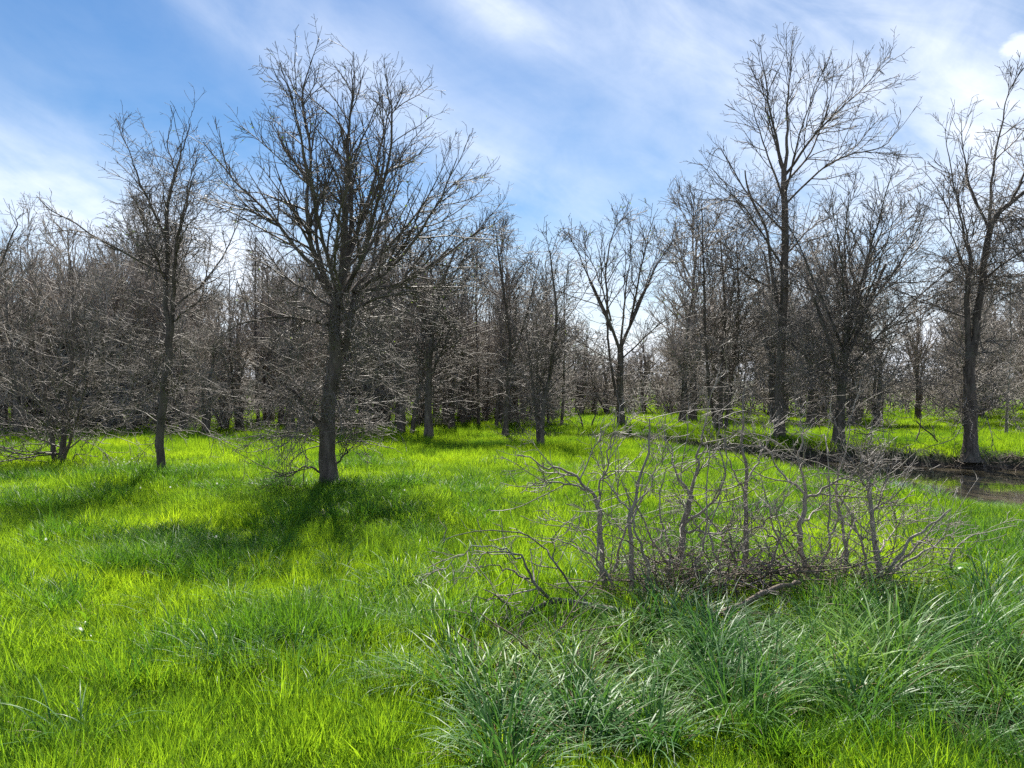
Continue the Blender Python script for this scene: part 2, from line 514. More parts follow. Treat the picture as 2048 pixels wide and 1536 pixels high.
def leaf_cards(rng, pts, frac, size):
    """small new leaves near the twig ends: two-faced folded leaflets"""
    P = pts.reshape(-1, 3)
    P = P[rng.random(len(P)) < frac]
    n = len(P)
    if n == 0:
        return None
    d = nrm(rng.normal(0, 1, (n, 3)) + [0, 0, -0.3])
    s = nrm(np.cross(d, rng.normal(0, 1, (n, 3))))
    u = np.cross(d, s)
    L = size * rng.uniform(0.6, 1.3, n)[:, None]
    w = L * 0.32
    a = P
    b = P + d * L * 0.5 + s * w + u * w * 0.4
    c = P + d * L
    e = P + d * L * 0.5 - s * w + u * w * 0.4
    v = np.stack([a, b, c, e], 1).reshape(-1, 3)
    i = np.arange(n)[:, None] * 4
    t = np.concatenate([i + [0, 1, 2], i + [0, 2, 3]])
    return v, t


def tree(name, label, group, base, stems, limbs, tw, skirt=None, seed=1, mats=(None, None), young=None, auto=None, cat='tree', thin=0.69, limbf=0.64):
    """base (px,py); stems, limbs: ([(px,py,depth)...], r0, r1) in photo pixels round the base, turned into metres at the tree's own distance"""
    rng = np.random.default_rng(seed)
    mb, mt = mats[0] or M_BARK, mats[1] or M_TWIG_SILHOUETTE
    ms = mats[1] or M_TWIG
    bx, by = base
    X, Y = at(bx, by)
    for _ in range(6):
        z0 = float(ground_z(X, Y))
        X, Y = (lambda a, b: ((X + a) / 2, (Y + b) / 2))(*at(bx, by, z0))
    s = F / Y
    root = empty(name, (X, Y, z0 - 0.03))
    tag(root, label, cat, group)

    def loc(p):
        return ((p[0] - bx) / s, p[2] if len(p) > 2 else 0.0, (by - p[1]) / s)
    trunk_groups, sk = [], []
    for k, (P, r0, r1) in enumerate(stems):
        r0, r1 = r0 * thin, r1 * thin
        pts = np.array([loc(p) for p in P])
        c, r = line_arr(pts, r0, r1, 22, 0.012, rng, 0.95 if k == 0 else 0.0)
        trunk_groups.append((c, r, 12))
        if skirt:
            sk += skirt_levels(rng, c, r, skirt)
    tr = link('trunk', tube_mesh('trunk', trunk_groups, mb, 0.035), root)
    if sk:
        link('twigs', tube_mesh('twigs', sk, ms), tr)
    ll = []
    for P, r0, r1 in limbs:
        a = np.array([loc(p) for p in P])
        a = a[0] + (a - a[0]) * (1 - .07 * np.linspace(0, 1, len(a)))[:, None]
        ll.append((a, r0, r1))
    if auto:
        for c, r, _ in trunk_groups[auto.get('from', 0):]:
            a, ra = spawn(rng, c, r, auto['per'], auto['t0'], 1.0, auto['ang'], 12, auto['len'], auto.get('tap', 0.5), 6, 0.10, auto.get('up', 0.10), 0.7, 0.012)
            for k in range(len(a)):
                ll.append((a[k], ra[k, 0], 0.010))
    for pts, r0, r1 in ll:
        c, r = line_arr(pts, r0 * limbf, r1 * min(1.0, limbf * 1.1), 18, 0.022, rng, 0.0, 0.75)
        lo = link('limb', tube_mesh('limb', [(c, r, 7)], mb), root)
        g, fine = twig_levels(rng, c, r, tw)
        link('twigs', tube_mesh('twigs', g, mt), lo)
        if young:
            lc = leaf_cards(rng, fine[1], young[0], young[1])
            if lc:
                link('young_leaves', mesh_np('young_leaves', lc[0], None, M_YOUNG, lc[1], False), lo)
    return root


TW_BIG = dict(b_per=4.4, b_ang=34, b_len=1.7, b_tap=.72, c_per=7.2, c_len=0.55, c_ang=38, d_per=8.5, d_len=0.19, wig=0.10, up=0.025, tip=0.0034)
SK_BIG = dict(n=17, t0=0.28, t1=1.0, len=1.55, b_per=7.5, b_len=0.55, c_per=9.0, c_len=0.2, tip=0.0034, rmax=.011)

# the large tree left of the middle
tree('bare_tree', 'large bare tree with thick dark trunk and broad fan of limbs, left of centre', None, (661, 976),
     [([(662, 984), (654, 900), (659, 800), (672, 700), (668, 640), (676, 580)], 0.27, 0.17),
      ([(690, 700), (700, 640), (712, 575, .15)], 0.10, 0.11),
      ([(655, 868), (636, 838, -.1), (612, 800, -.25), (586, 770, -.4)], 0.10, 0.05)],
     [([(664, 590), (612, 510, -.3), (560, 440, -.6), (490, 370, -.8), (428, 290, -1)], .075, .012),
      ([(660, 585), (625, 480, .4), (600, 350, .8), (540, 260, 1.1), (497, 172, 1.3)], .075, .012),
      ([(668, 590), (632, 500, -.2), (622, 430, -.4), (628, 300, -.3), (612, 180, -.5), (640, 92, -.4)], .10, .010),
      ([(676, 585), (690, 520, .1), (695, 420, .3), (688, 320, .5), (662, 200, .6), (560, 110, .7)], .09, .010),
      ([(680, 575), (698, 400, -.3), (714, 250, -.5), (720, 85, -.4)], .10, .010),
      ([(684, 570), (728, 380, .5), (752, 240, .9), (772, 130, 1)], .08, .010),
      ([(690, 585), (742, 500, -.5), (782, 380, -.9), (812, 260, -1.2), (800, 190, -1.3)], .085, .011),
      ([(706, 580), (760, 490, .5), (822, 400, 1), (892, 262, 1.4)], .08, .011),
      ([(712, 580), (800, 530, -.4), (880, 440, -.9), (940, 330, -1.2)], .08, .011),
      ([(712, 585), (800, 558, .3), (880, 500, .7), (952, 440, 1.0), (995, 415, 1.1)], .08, .011),
      ([(664, 610), (600, 570, .3), (540, 530, .6), (470, 440, .8)], .06, .012),
      ([(680, 640), (760, 602, -.6), (850, 590, -1.1), (925, 620, -1.5)], .055, .010),
      ([(664, 650), (600, 640, -.7), (530, 650, -1.2), (470, 690, -1.5)], .055, .010),
      ([(676, 590), (670, 480, -1.0), (655, 330, -1.9), (640, 230, -2.4)], .075, .011),
      ([(680, 590), (720, 470, 1.1), (760, 330, 2.0), (775, 240, 2.4)], .075, .011),
      ([(686, 620), (700, 540, -1.2), (730, 470, -2.2), (765, 420, -2.9)], .06, .011),
      ([(650, 945), (620, 925, -.3), (590, 945, -.5), (565, 935, -.7)], .035, .008),
      ([(668, 925), (700, 900, -.3), (725, 880, -.6)], .035, .008)],
     TW_BIG, dict(SK_BIG, n=24, t0=0.2), seed=11, young=(0.02, 0.045), thin=.60)

TW_LEFT = dict(TW_BIG, b_per=4.5, b_len=0.95, c_per=6.0, c_len=0.42, d_per=7.0, wig=0.15, up=0.02, d_len=0.16)
tree('bare_tree', 'slim bare tree with kinked trunk and sparse crown, alone on the grass at left', None, (326, 962),
     [([(326, 968), (320, 900), (326, 800), (336, 720), (342, 660)], 0.125, 0.105),
      ([(340, 680), (332, 600), (331, 500, .1), (331, 400, .1), (345, 330, .2)], .085, .04),
      ([(343, 670), (352, 580, -.1), (366, 490, -.3), (386, 430, -.4)], .07, .035)],
     [([(345, 335, .2), (358, 270, .3), (376, 198, .3)], .035, .007), ([(345, 345, .2), (318, 270, .4), (322, 205, .5)], .03, .007),
      ([(331, 470, .1), (305, 400, -.3), (288, 330, -.5), (262, 245, -.7)], .045, .008), ([(386, 430, -.4), (410, 370, -.6), (426, 315, -.7)], .035, .008),
      ([(380, 440, -.4), (372, 350, .2), (375, 260, .5)], .03, .007),
      ([(330, 545), (260, 505, -.5), (195, 462, -.8), (140, 425, -1), (118, 400, -1.1)], .045, .007), ([(331, 480), (280, 400, .5), (206, 365, .9)], .035, .007),
      ([(350, 610), (400, 540, .5), (440, 440, .9), (465, 390, 1)], .04, .008), ([(362, 510, -.3), (410, 470, -.9), (460, 440, -1.3)], .03, .008),
      ([(336, 640), (280, 600, .6), (230, 590, 1)], .03, .008), ([(348, 640), (420, 610, -.7), (480, 600, -1.2)], .03, .008),
      ([(331, 560), (335, 480, -.9), (340, 420, -1.6)], .03, .008), ([(350, 560), (345, 460, .9), (320, 380, 1.5)], .03, .008)],
     TW_LEFT, dict(SK_BIG, n=13, t0=0.30, len=1.5), seed=22)

tree('bare_tree', 'low bushy bare tree with pale spreading twigs and forked trunk near the left edge', None, (118, 930),
     [([(122, 936), (128, 870), (138, 790), (146, 690), (150, 620)], .12, .03), ([(112, 936), (104, 870), (92, 790), (72, 710), (60, 650)], .10, .03), ([(128, 920), (170, 840, -.4), (210, 760, -.8)], .06, .02)],
     [([(108, 925), (70, 915, -.4), (30, 900, -.8), (-10, 905, -1)], .03, .006), ([(128, 925), (170, 905, -.3), (210, 895, -.6)], .03, .006)],
     dict(TW_BIG, b_per=3.6, b_len=1.3, c_per=5, c_len=.55, d_per=6, tip=.0045), dict(n=9, t0=.10, t1=1.0, ang=50, len=3.0, tap=.5, b_per=6, b_len=.6, c_per=7, c_len=.22, tip=.0046, droop=.01, rmax=.03),
     seed=33, mats=(M_BARK, M_TWIG), auto=dict(per=1.2, t0=.25, ang=38, len=2.6, up=.06))

tree('bare_tree', 'bare tree mostly out of frame, only its branch tips reaching in at the left edge', None, (-150, 985),
     [([(-150, 990), (-155, 850), (-140, 720), (-120, 640)], .15, .09)],
     [([(-120, 640), (-60, 590), (0, 530), (40, 440), (48, 410)], .05, .008), ([(-110, 650), (-40, 600, -.3), (30, 520, -.5), (80, 478, -.6)], .05, .008),
      ([(-120, 640), (-140, 500), (-120, 360)], .06, .01), ([(-125, 650), (-220, 560), (-260, 440)], .06, .01), ([(-115, 660), (-50, 640, .4), (10, 600, .8)], .04, .008)],
     TW_LEFT, dict(SK_BIG, n=9, len=1.6), seed=44)

TW_TALL = dict(TW_BIG, b_per=3.0, b_len=1.9, c_per=4.2, c_len=.75, d_per=5.0, d_len=.26, tip=.0058, b_ang=32, wig=.09)
SK_TALL = dict(n=10, t0=.14, t1=.75, len=2.1, b_per=5.2, b_len=.75, c_per=6.2, c_len=.27, tip=.005, rmax=.015)
tree('bare_tree', 'tallest bare tree with straight trunk rising from the creek bank behind the thicket', None, (1557, 893),
     [([(1556, 910), (1560, 800), (1567, 600), (1570, 450), (1568, 345)], .24, .12), ([(1560, 640), (1545, 560), (1532, 470), (1500, 400), (1490, 350)], .09, .03)],
     [([(1568, 350), (1543, 250), (1528, 150), (1515, 80)], .09, .010), ([(1570, 345), (1576, 210), (1586, 62)], .10, .010), ([(1570, 360), (1555, 240, .8), (1545, 120, 1.3)], .07, .010),
      ([(1570, 360), (1622, 285, -.5), (1690, 215, -.9), (1766, 140, -1.2)], .08, .010), ([(1568, 380), (1640, 300, .8), (1690, 200, 1.3), (1700, 120, 1.6)], .07, .010),
      ([(1570, 420), (1640, 350, -1), (1720, 330, -1.6), (1760, 290, -1.8)], .06, .010), ([(1567, 410), (1515, 310, -.6), (1470, 200, -1)], .07, .010),
      ([(1566, 470), (1500, 380, .6), (1450, 280, 1), (1420, 320, 1.2)], .06, .010), ([(1564, 540), (1470, 430, -.8), (1385, 370, -1.3)], .055, .010),
      ([(1570, 520), (1650, 450, .9), (1740, 400, 1.6)], .06, .010), ([(1570, 400), (1570, 280, -1.6), (1600, 180, -2.2)], .06, .010), ([(1566, 600), (1480, 540, .8), (1400, 520, 1.4)], .05, .010)],
     TW_TALL, SK_TALL, seed=55, young=(.006, .06))

tree('bare_tree', 'tall bare tree forking into two dark stems on the far bank at right', None, (1940, 908),
     [([(1940, 922), (1941, 840), (1938, 760), (1942, 690)], .26, .19), ([(1946, 710), (1960, 600), (1976, 475), (2000, 425), (2050, 385)], .16, .07), ([(1938, 705), (1934, 590), (1942, 520)], .12, .08)],
     [([(1976, 480), (1985, 350), (2008, 220), (2030, 140)], .08, .010), ([(1980, 470), (1962, 330, .7), (1960, 200, 1)], .07, .010), ([(2020, 410), (2070, 300), (2090, 180)], .07, .010), ([(2050, 385), (2120, 320), (2180, 240)], .06, .01),
      ([(1942, 525), (1920, 430), (1900, 330), (1885, 240)], .06, .010), ([(1942, 525), (1950, 420, .6), (1930, 300, 1)], .055, .010), ([(1936, 560), (1880, 480, -.6), (1850, 420, -1)], .045, .010),
      ([(1966, 560), (2030, 500, -.7), (2090, 470, -1.2)], .05, .010), ([(1952, 640), (1870, 600, .7), (1820, 560, 1.1)], .045, .010), ([(1962, 590), (2020, 560, 1), (2080, 560, 1.5)], .045, .010)],
     TW_TALL, dict(SK_TALL, n=15, t0=.25, t1=1), seed=66)

tree('bare_tree', 'dense dark round-crowned bare tree with upswept branches beside the tall creek tree', None, (1680, 891),
     [([(1676, 904), (1682, 800), (1690, 700), (1700, 620)], .25, .12), ([(1684, 780), (1650, 690, -.4), (1610, 600, -.7)], .10, .06), ([(1690, 720), (1740, 620, .3), (1790, 520, .6)], .11, .06)],
     [([(1690, 700), (1640, 560, .4), (1600, 440, .8), (1570, 400, 1)], .07, .01), ([(1692, 690), (1670, 540, -.5), (1640, 400, -.8)], .07, .01), ([(1698, 640), (1690, 500), (1700, 360)], .07, .01),
      ([(1700, 630), (1730, 480, -.6), (1760, 330, -1)], .08, .01), ([(1700, 650), (1770, 480, .6), (1830, 350, 1)], .08, .01), ([(1740, 620, .3), (1820, 500, .2), (1875, 380, .2)], .06, .01),
      ([(1690, 740), (1780, 620, -.9), (1880, 520, -1.4)], .06, .01), ([(1688, 760), (1780, 700, .8), (1870, 660, 1.4)], .05, .01), ([(1684, 770), (1600, 680, .8), (1560, 590, 1.3)], .06, .01),
      ([(1690, 700), (1700, 560, -1.7), (1720, 440, -2.4)], .06, .01), ([(1690, 690), (1720, 540, 1.7), (1740, 420, 2.3)], .06, .01), ([(1684, 800), (1760, 780, -1), (1830, 770, -1.7)], .04, .01), ([(1682, 800), (1620, 760, -1), (1570, 740, -1.6)], .04, .01)],
     dict(TW_TALL, b_per=3.6, c_per=4.8, b_ang=30, b_len=2.0, up=.05), dict(SK_TALL, n=13, t0=.16, t1=1), seed=77, mats=(M_BARK_MOSS, M_TWIG))

TW_MID = dict(TW_BIG, b_per=2.6, b_len=2.0, c_per=3.4, c_len=.85, d_per=4.2, d_len=.32, tip=.0075, b_ang=32, wig=.10)
SK_MID = dict(n=8, t0=.2, t1=1, len=1.7, rmax=.017, b_per=3.6, b_len=.8, c_per=4.0, c_len=.32, tip=.0075)
tree('bare_tree', 'vase-shaped bare tree standing alone against blue sky in the central gap', None, (1242, 858),
     [([(1243, 862), (1240, 780), (1241, 690)], .30, .20), ([(1232, 790), (1218, 700), (1214, 630)], .10, .07)],
     [([(1240, 700), (1200, 610, -.5), (1160, 530, -.9), (1125, 455, -1.2)], .12, .012), ([(1241, 695), (1285, 600, .6), (1335, 500, 1), (1378, 440, 1.2)], .13, .012), ([(1214, 635), (1215, 530, .5), (1235, 440, .9), (1275, 392, 1.2)], .09, .012),
      ([(1222, 660), (1180, 540, 1), (1170, 440, 1.6)], .08, .012), ([(1262, 650, .3), (1280, 520, -.8), (1300, 430, -1.3)], .09, .012), ([(1240, 700), (1250, 560, -.6), (1260, 430, -1.1)], .09, .012), ([(1222, 640), (1190, 560, -1.2), (1150, 480, -1.9)], .07, .012), ([(1262, 640), (1310, 540, 1.2), (1345, 440, 1.9)], .08, .012), ([(1240, 720), (1300, 660, -1), (1370, 600, -1.7)], .06, .012), ([(1238, 730), (1180, 690, 1), (1120, 650, 1.6)], .06, .012)],
     dict(TW_MID, b_per=3.4, c_per=4, tip=.0068), SK_MID, seed=88, young=(.05, .09), thin=.58)
tree('bare_tree', 'twin-stemmed small bare tree at the near creek edge right of centre', None, (1081, 896),
     [([(1082, 902), (1086, 820), (1104, 720), (1112, 620), (1100, 500)], .12, .03), ([(1078, 900), (1072, 820, .2), (1060, 720, .4), (1052, 640, .5)], .08, .02)], [], dict(TW_MID, tip=.0062, b_len=1.2, c_len=.6), dict(SK_MID, n=8, tip=.006, t0=.25, len=1.7), seed=99, auto=dict(per=2.2, t0=.3, ang=40, len=2.4, up=.1))
tree('bare_tree', 'slender curved bare tree with loose upward branches just right of centre gap', None, (1011, 876),
     [([(1010, 882), (1014, 790), (1020, 680), (1004, 560), (992, 470)], .14, .03), ([(1016, 740), (1050, 640, -.3), (1078, 520, -.5)], .08, .02)], [], dict(TW_MID, tip=.0065, b_len=1.3), dict(SK_MID, n=8, tip=.006, t0=.25, len=1.8), seed=111, auto=dict(per=1.9, t0=.3, ang=40, len=2.8, up=.12))
tree('bare_tree', 'stout-trunked tree with faint yellow-green new leaves behind the large meadow tree', None, (857, 880),
     [([(858, 886), (856, 800), (862, 690), (880, 580), (915, 490)], .22, .05)], [([(870, 640), (920, 520, .5), (990, 430, 1)], .07, .012), ([(864, 690), (830, 560, -.6), (820, 470, -1)], .07, .012)], dict(TW_MID, tip=.0068), dict(SK_MID, n=15, t0=.2), seed=122, auto=dict(per=2.2, t0=.35, ang=42, len=2.8, up=.1), young=(.10, .07))
tree('bare_tree', 'bare tree with two short stout stems side by side, left of the leafing tree', None, (815, 874),
     [([(806, 880), (803, 800), (790, 700), (780, 600)], .16, .05), ([(822, 880), (832, 800, .2), (850, 700, .4), (846, 610, .5)], .15, .05)], [], dict(TW_MID, tip=.007), dict(SK_MID, n=12, t0=.22), seed=133, auto=dict(per=1.8, t0=.35, ang=42, len=2.6, up=.1))
tree('bare_tree', 'many-stemmed bushy bare tree left of the tallest creek tree', None, (1440, 872),
     [([(1440, 878), (1442, 760), (1450, 620), (1440, 480)], .13, .03), ([(1434, 876), (1412, 760, -.3), (1400, 600, -.6), (1392, 420, -.8)], .10, .02), ([(1448, 876), (1470, 760, .4), (1490, 620, .8), (1490, 470, 1)], .10, .03)], [], dict(TW_MID, tip=.0065), dict(SK_MID, n=7, t0=.16), seed=144, auto=dict(per=1.6, t0=.3, ang=36, len=2.6, up=.12))
tree('bare_tree', 'thin pale-barked bare tree close to the right edge on the far bank', None, (2012, 878),
     [([(2012, 884), (2016, 780), (2022, 680), (2020, 560)], .07, .02)], [], dict(TW_MID, tip=.006, b_len=1.0, c_len=.5), dict(SK_MID, n=9, t0=.1, tip=.006), seed=155, mats=(M_TWIG_GREY, M_TWIG_GREY), auto=dict(per=1.8, t0=.3, ang=40, len=1.8, up=.1))

# ------------------------------------------------------------------ the wood behind: prototypes copied tree by tree
def wood_proto(seed, H, bush, lean):
    rng = np.random.default_rng(seed)
    pts = np.array([(0, 0, -.05), (lean * .3, .1, H * .25), (lean * .5, -.1, H * .5), (lean, .1, H * .8)])
    c, r = line_arr(pts, .15 + .006 * H, .04, 16, .05, rng, .3)
    gs = [(c, r, 7)]
    if bush or seed % 2:
        p2 = np.array([(.1, 0, .8 if not bush else 0), (.6 + lean, .3, H * .4), (1.0 + lean, .5, H * .75)])
        c2, r2 = line_arr(p2, .10, .03, 14, .05, rng)
        gs.append((c2, r2, 7))
    tr = tube_mesh('trunk', gs, M_BARK, .04)
    tw = []
    for c, r, _ in gs:
        tw += skirt_levels(rng, c, r, dict(n=8 if not bush else 10, t0=.25 if not bush else .09, t1=.7, len=1.9, b_per=4.2, b_len=.8, c_per=4.4, c_len=.33, tip=.0078, rmax=.016))
        a, ra = spawn(rng, c, r, 2.2, .3, 1.0, 38, 10, H * .36, .5, 8, .09, .10, .7, .012)
        tw.append((a, ra, 4))
        g, _f = twig_levels(rng, a, ra, dict(TW_MID, b_per=2.4, b_len=1.8, c_per=3.2, c_len=.85, d_per=3.6, d_len=.38, tip=.0085))
        tw += g
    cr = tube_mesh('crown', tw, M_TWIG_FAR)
    fine = np.concatenate([t[0].reshape(-1, 3) for t in tw[-2:]])
    lc = leaf_cards(rng, fine, .22, .12)
    lf = mesh_np('young_leaves', lc[0], None, M_YOUNG, lc[1], False)
    return tr, cr, lf


PROTO = [wood_proto(200 + k, h, b, l) for k, (h, b, l) in enumerate([(9.5, 0, .5), (8.5, 0, -.6), (10.5, 0, .2), (7.5, 1, .3), (6.0, 1, -.4), (9.0, 0, -.2), (5.0, 1, .5)])]


def pole_proto(seed, H, lean):
    rng = np.random.default_rng(seed)
    pts = np.array([(0, 0, -.05), (lean * .4, .05, H * .3), (lean * .3, -.08, H * .6), (lean, .05, H * .95)])
    c, r = line_arr(pts, .085, .02, 16, .04, rng, .3)
    a, ra = spawn(rng, c, r, 2.0, .42, 1.0, 36, 10, H * .22, .5, 7, .1, .12, .6, .01)
    g, _f = twig_levels(rng, a, ra, dict(TW_MID, b_per=2.0, b_len=1.0, c_per=3.0, c_len=.6, d_per=3.0, d_len=.3, tip=.0075))
    sk = skirt_levels(rng, c, r, dict(n=2.2, t0=.2, t1=.8, len=1.0, b_per=4, b_len=.5, c_per=4, c_len=.25, tip=.007, rmax=.012))
    lc = leaf_cards(rng, a, .3, .1)
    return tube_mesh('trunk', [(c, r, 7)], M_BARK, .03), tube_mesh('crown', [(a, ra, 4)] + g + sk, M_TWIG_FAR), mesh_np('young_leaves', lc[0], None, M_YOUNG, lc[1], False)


PROTO += [pole_proto(260, 8.5, .5), pole_proto(261, 7.0, -.7), pole_proto(262, 9.0, .2)]


def wood_tree(X, Y, k, sc, label, group, rng, leafy=False):
    z = float(ground_z(X, Y))
    root = empty('background_tree', (X, Y, z), rng.uniform(0, 6.28), sc)
    root.scale = (sc, sc, sc * rng.uniform(.9, 1.12))
    tag(root, label, 'tree', group)
    link('trunk', PROTO[k][0], root)
    link('crown', PROTO[k][1], root)
    if leafy:
        link('young_leaves', PROTO[k][2], root)


rw = np.random.default_rng(77)


def where(px):
    """which of the foreground trees a background tree stands behind"""
    for lim, txt in ((30, 'at the left edge'), (215, 'behind the bushy tree'), (400, 'behind the slim tree'), (560, 'right of the slim tree'), (760, 'behind the large tree'), (900, 'right of the large tree'),
                     (1130, 'before the gap'), (1290, 'around the vase-shaped tree'), (1500, 'left of the tallest tree'), (1620, 'behind the tallest tree'), (1800, 'behind the round-crowned tree')):
        if px < lim:
            return txt
    return 'near the right edge'


placed = []


def scatter_wood(n, pxr, pyr, ks, scr, label, group, gap=1.1, leafy=False):
    c = 0
    tries = 0
    stem_label, stem_group = label, group
    while c < n and tries < n * 40:
        tries += 1
        py = rw.uniform(*pyr)
        px = rw.uniform(*pxr)
        X, Y = at(px, py)
        if 1735 < px < 1900 and rw.random() < .85:
            continue
        if any((X - a) ** 2 + (Y - b) ** 2 < gap ** 2 for a, b in placed):
            continue
        dn, df = creek(X, Y)
        if dn > -.6 and df > -.4 and X > -1.5:
            continue
        placed.append((X, Y))
        label = stem_label + ', ' + where(px)
        group = stem_group + ', ' + where(px)
        wood_tree(X, Y, int(rw.choice(ks)), rw.uniform(*scr), label, group, rw, leafy)
        c += 1


scatter_wood(46, (-160, 800), (846, 872), [0, 1, 2, 3, 5], (.70, .92), 'dark bare tree of the wood front', 'trees of the dense wood at left')
scatter_wood(46, (-260, 900), (826, 846), [0, 1, 2, 5], (.82, 1.06), 'bare grey-brown tree deep in the wood', 'trees deep in the wood at left', 1.3)
scatter_wood(10, (-60, 780), (850, 874), [6, 4], (.6, .85), 'low twiggy shrub along the wood front', 'shrubs along the left wood', .9)
scatter_wood(20, (870, 1130), (828, 862), [0, 1, 3, 5, 4], (.7, .95), 'small bare tree in the thin central row', 'small trees behind the meadow at centre', 1.2)
scatter_wood(16, (1130, 1400), (816, 834), [4, 6, 3], (.6, .9), 'low bare scrub tree far back', 'scrub trees in the central gap', 1.4)
scatter_wood(10, (1340, 1560), (824, 850), [0, 1, 2, 5, 3], (.85, 1.1), 'slim bare tree behind the creek head', 'slim trees behind the creek head', 1.0)
scatter_wood(32, (1540, 2260), (826, 862), [1, 3, 2, 5, 0], (.72, .98), 'bare tree beyond the creek', 'trees beyond the creek at right', 1.4)
scatter_wood(34, (-300, 1120), (810, 824), [0, 1, 2, 5], (.95, 1.25), 'faint bare tree in the farthest rows', 'trees of the farthest rows', 1.8)
scatter_wood(14, (1300, 2250), (808, 822), [0, 1, 2, 5], (.9, 1.15), 'faint bare tree in the farthest rows', 'trees of the farthest rows', 1.8)
scatter_wood(56, (-200, 900), (838, 868), [7, 8, 9], (.8, 1.05), 'slender dark pole tree in the wood', 'slender pole trees of the wood', .6)
scatter_wood(16, (900, 1130), (836, 860), [7, 8, 9], (.75, 1.0), 'slender dark pole tree in the wood', 'slender pole trees of the wood', .7)
scatter_wood(20, (1330, 2200), (826, 850), [7, 8, 9], (.75, 1.0), 'slender dark pole tree beyond the creek', 'slender pole trees beyond the creek', .8)
for px, py, k, sc, lb in ((285, 852, 2, .95, 'pale green leafing tree among the bare wood behind the slim tree'), (85, 846, 1, 1.0, 'pale green leafing tree in the wood at the far left'), (935, 846, 0, .85, 'light green leafing tree beside the central gap')):
    X, Y = at(px, py)
    wood_tree(X, Y, k, sc, lb, None, rw, True)


# far brush, one brown mass along the horizon
def far_brush():
    rng = np.random.default_rng(3)
    n = 1700
    Y = 48 + 70 * rng.random(n) ** 1.5
    X = rng.uniform(-.95, .95, n) * Y
    z = ground_z(X, Y)
    st = np.stack([X, Y, z], 1)
    H = rng.uniform(1.8, 4.4, n) * (1 + .25 * wavy(X, Y, .12))
    P = np.zeros((n, 6, 3))
    P[:, 0] = st
    d = nrm(np.stack([rng.normal(0, .35, n), rng.normal(0, .35, n), np.ones(n)], 1))
    for k in range(1, 6):
        d = nrm(d + rng.normal(0, .14, (n, 3)))
        P[:, k] = P[:, k - 1] + d * (H / 5)[:, None]
    R = np.linspace(.05, .012, 6)[None] * np.ones((n, 1))
    b, rb = spawn(rng, P, R, 2.2, .08, 1, 45, 18, 1.4, .3, 4, .2, .03, .6, .02)
    c, rc = spawn(rng, b, rb, 2.2, .1, 1, 45, 18, .6, .3, 3, .2, .03, .8, .02)
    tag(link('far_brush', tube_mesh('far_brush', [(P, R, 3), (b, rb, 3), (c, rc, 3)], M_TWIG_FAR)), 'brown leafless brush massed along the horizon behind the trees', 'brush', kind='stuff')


far_brush()

# ------------------------------------------------------------------ grass
def blade_arrays(rng, n, rad, hmin, hmax, w, lean, curl, segs, up_pow=1.0, droop=0.0):
    a = rng.uniform(0, 2 * math.pi, n)
    rr = rad * np.sqrt(rng.random(n))
    b = np.stack([rr * np.cos(a), rr * np.sin(a), np.zeros(n) - .02], 1)
    az = rng.uniform(0, 2 * math.pi, n)
    if rad > 0:
        az = np.where(rng.random(n) < .6, a + rng.normal(0, .7, n), az)
    H = rng.uniform(hmin, hmax, n)
    W = w * rng.uniform(.7, 1.25, n)
    ang = np.radians(np.abs(rng.normal(lean, lean * .5 + 2, n)))
    cu = np.radians(rng.uniform(.3, 1.0, n) * curl)
    out = np.stack([np.cos(az), np.sin(az), np.zeros(n)], 1)
    tw = az + math.pi / 2 + rng.normal(0, .5, n)
    side = np.stack([np.cos(tw), np.sin(tw), np.zeros(n)], 1)
    V = np.zeros((n, segs * 2 + 1, 3))
    p = b.copy()
    for k in range(segs + 1):
        t = k / segs
        wd = W * (1 - t ** 1.8) * (0.6 + .8 * min(t * 3, 1) * .5)
        if k < segs:
            V[:, 2 * k] = p - side * wd[:, None] / 2
            V[:, 2 * k + 1] = p + side * wd[:, None] / 2
        else:
            V[:, 2 * k] = p
        th = ang + cu * ((k + .5) / segs) ** 1.3
        step = (out * np.sin(th)[:, None] + np.array([0, 0, 1.0]) * np.cos(th)[:, None]) * (H / segs)[:, None]
        p = p + step
    base = np.arange(n)[:, None] * (segs * 2 + 1)
    Q = [base + [2 * k, 2 * k + 1, 2 * k + 3, 2 * k + 2] for k in range(segs - 1)]
    T = base + [2 * segs - 2, 2 * segs - 1, 2 * segs]
    return V.reshape(-1, 3), np.concatenate(Q), T


def blade_mesh(name, rng, mat, *a, **k):
    v, q, t = blade_arrays(rng, *a, **k)
    return mesh_np(name, v, q, mat, t)


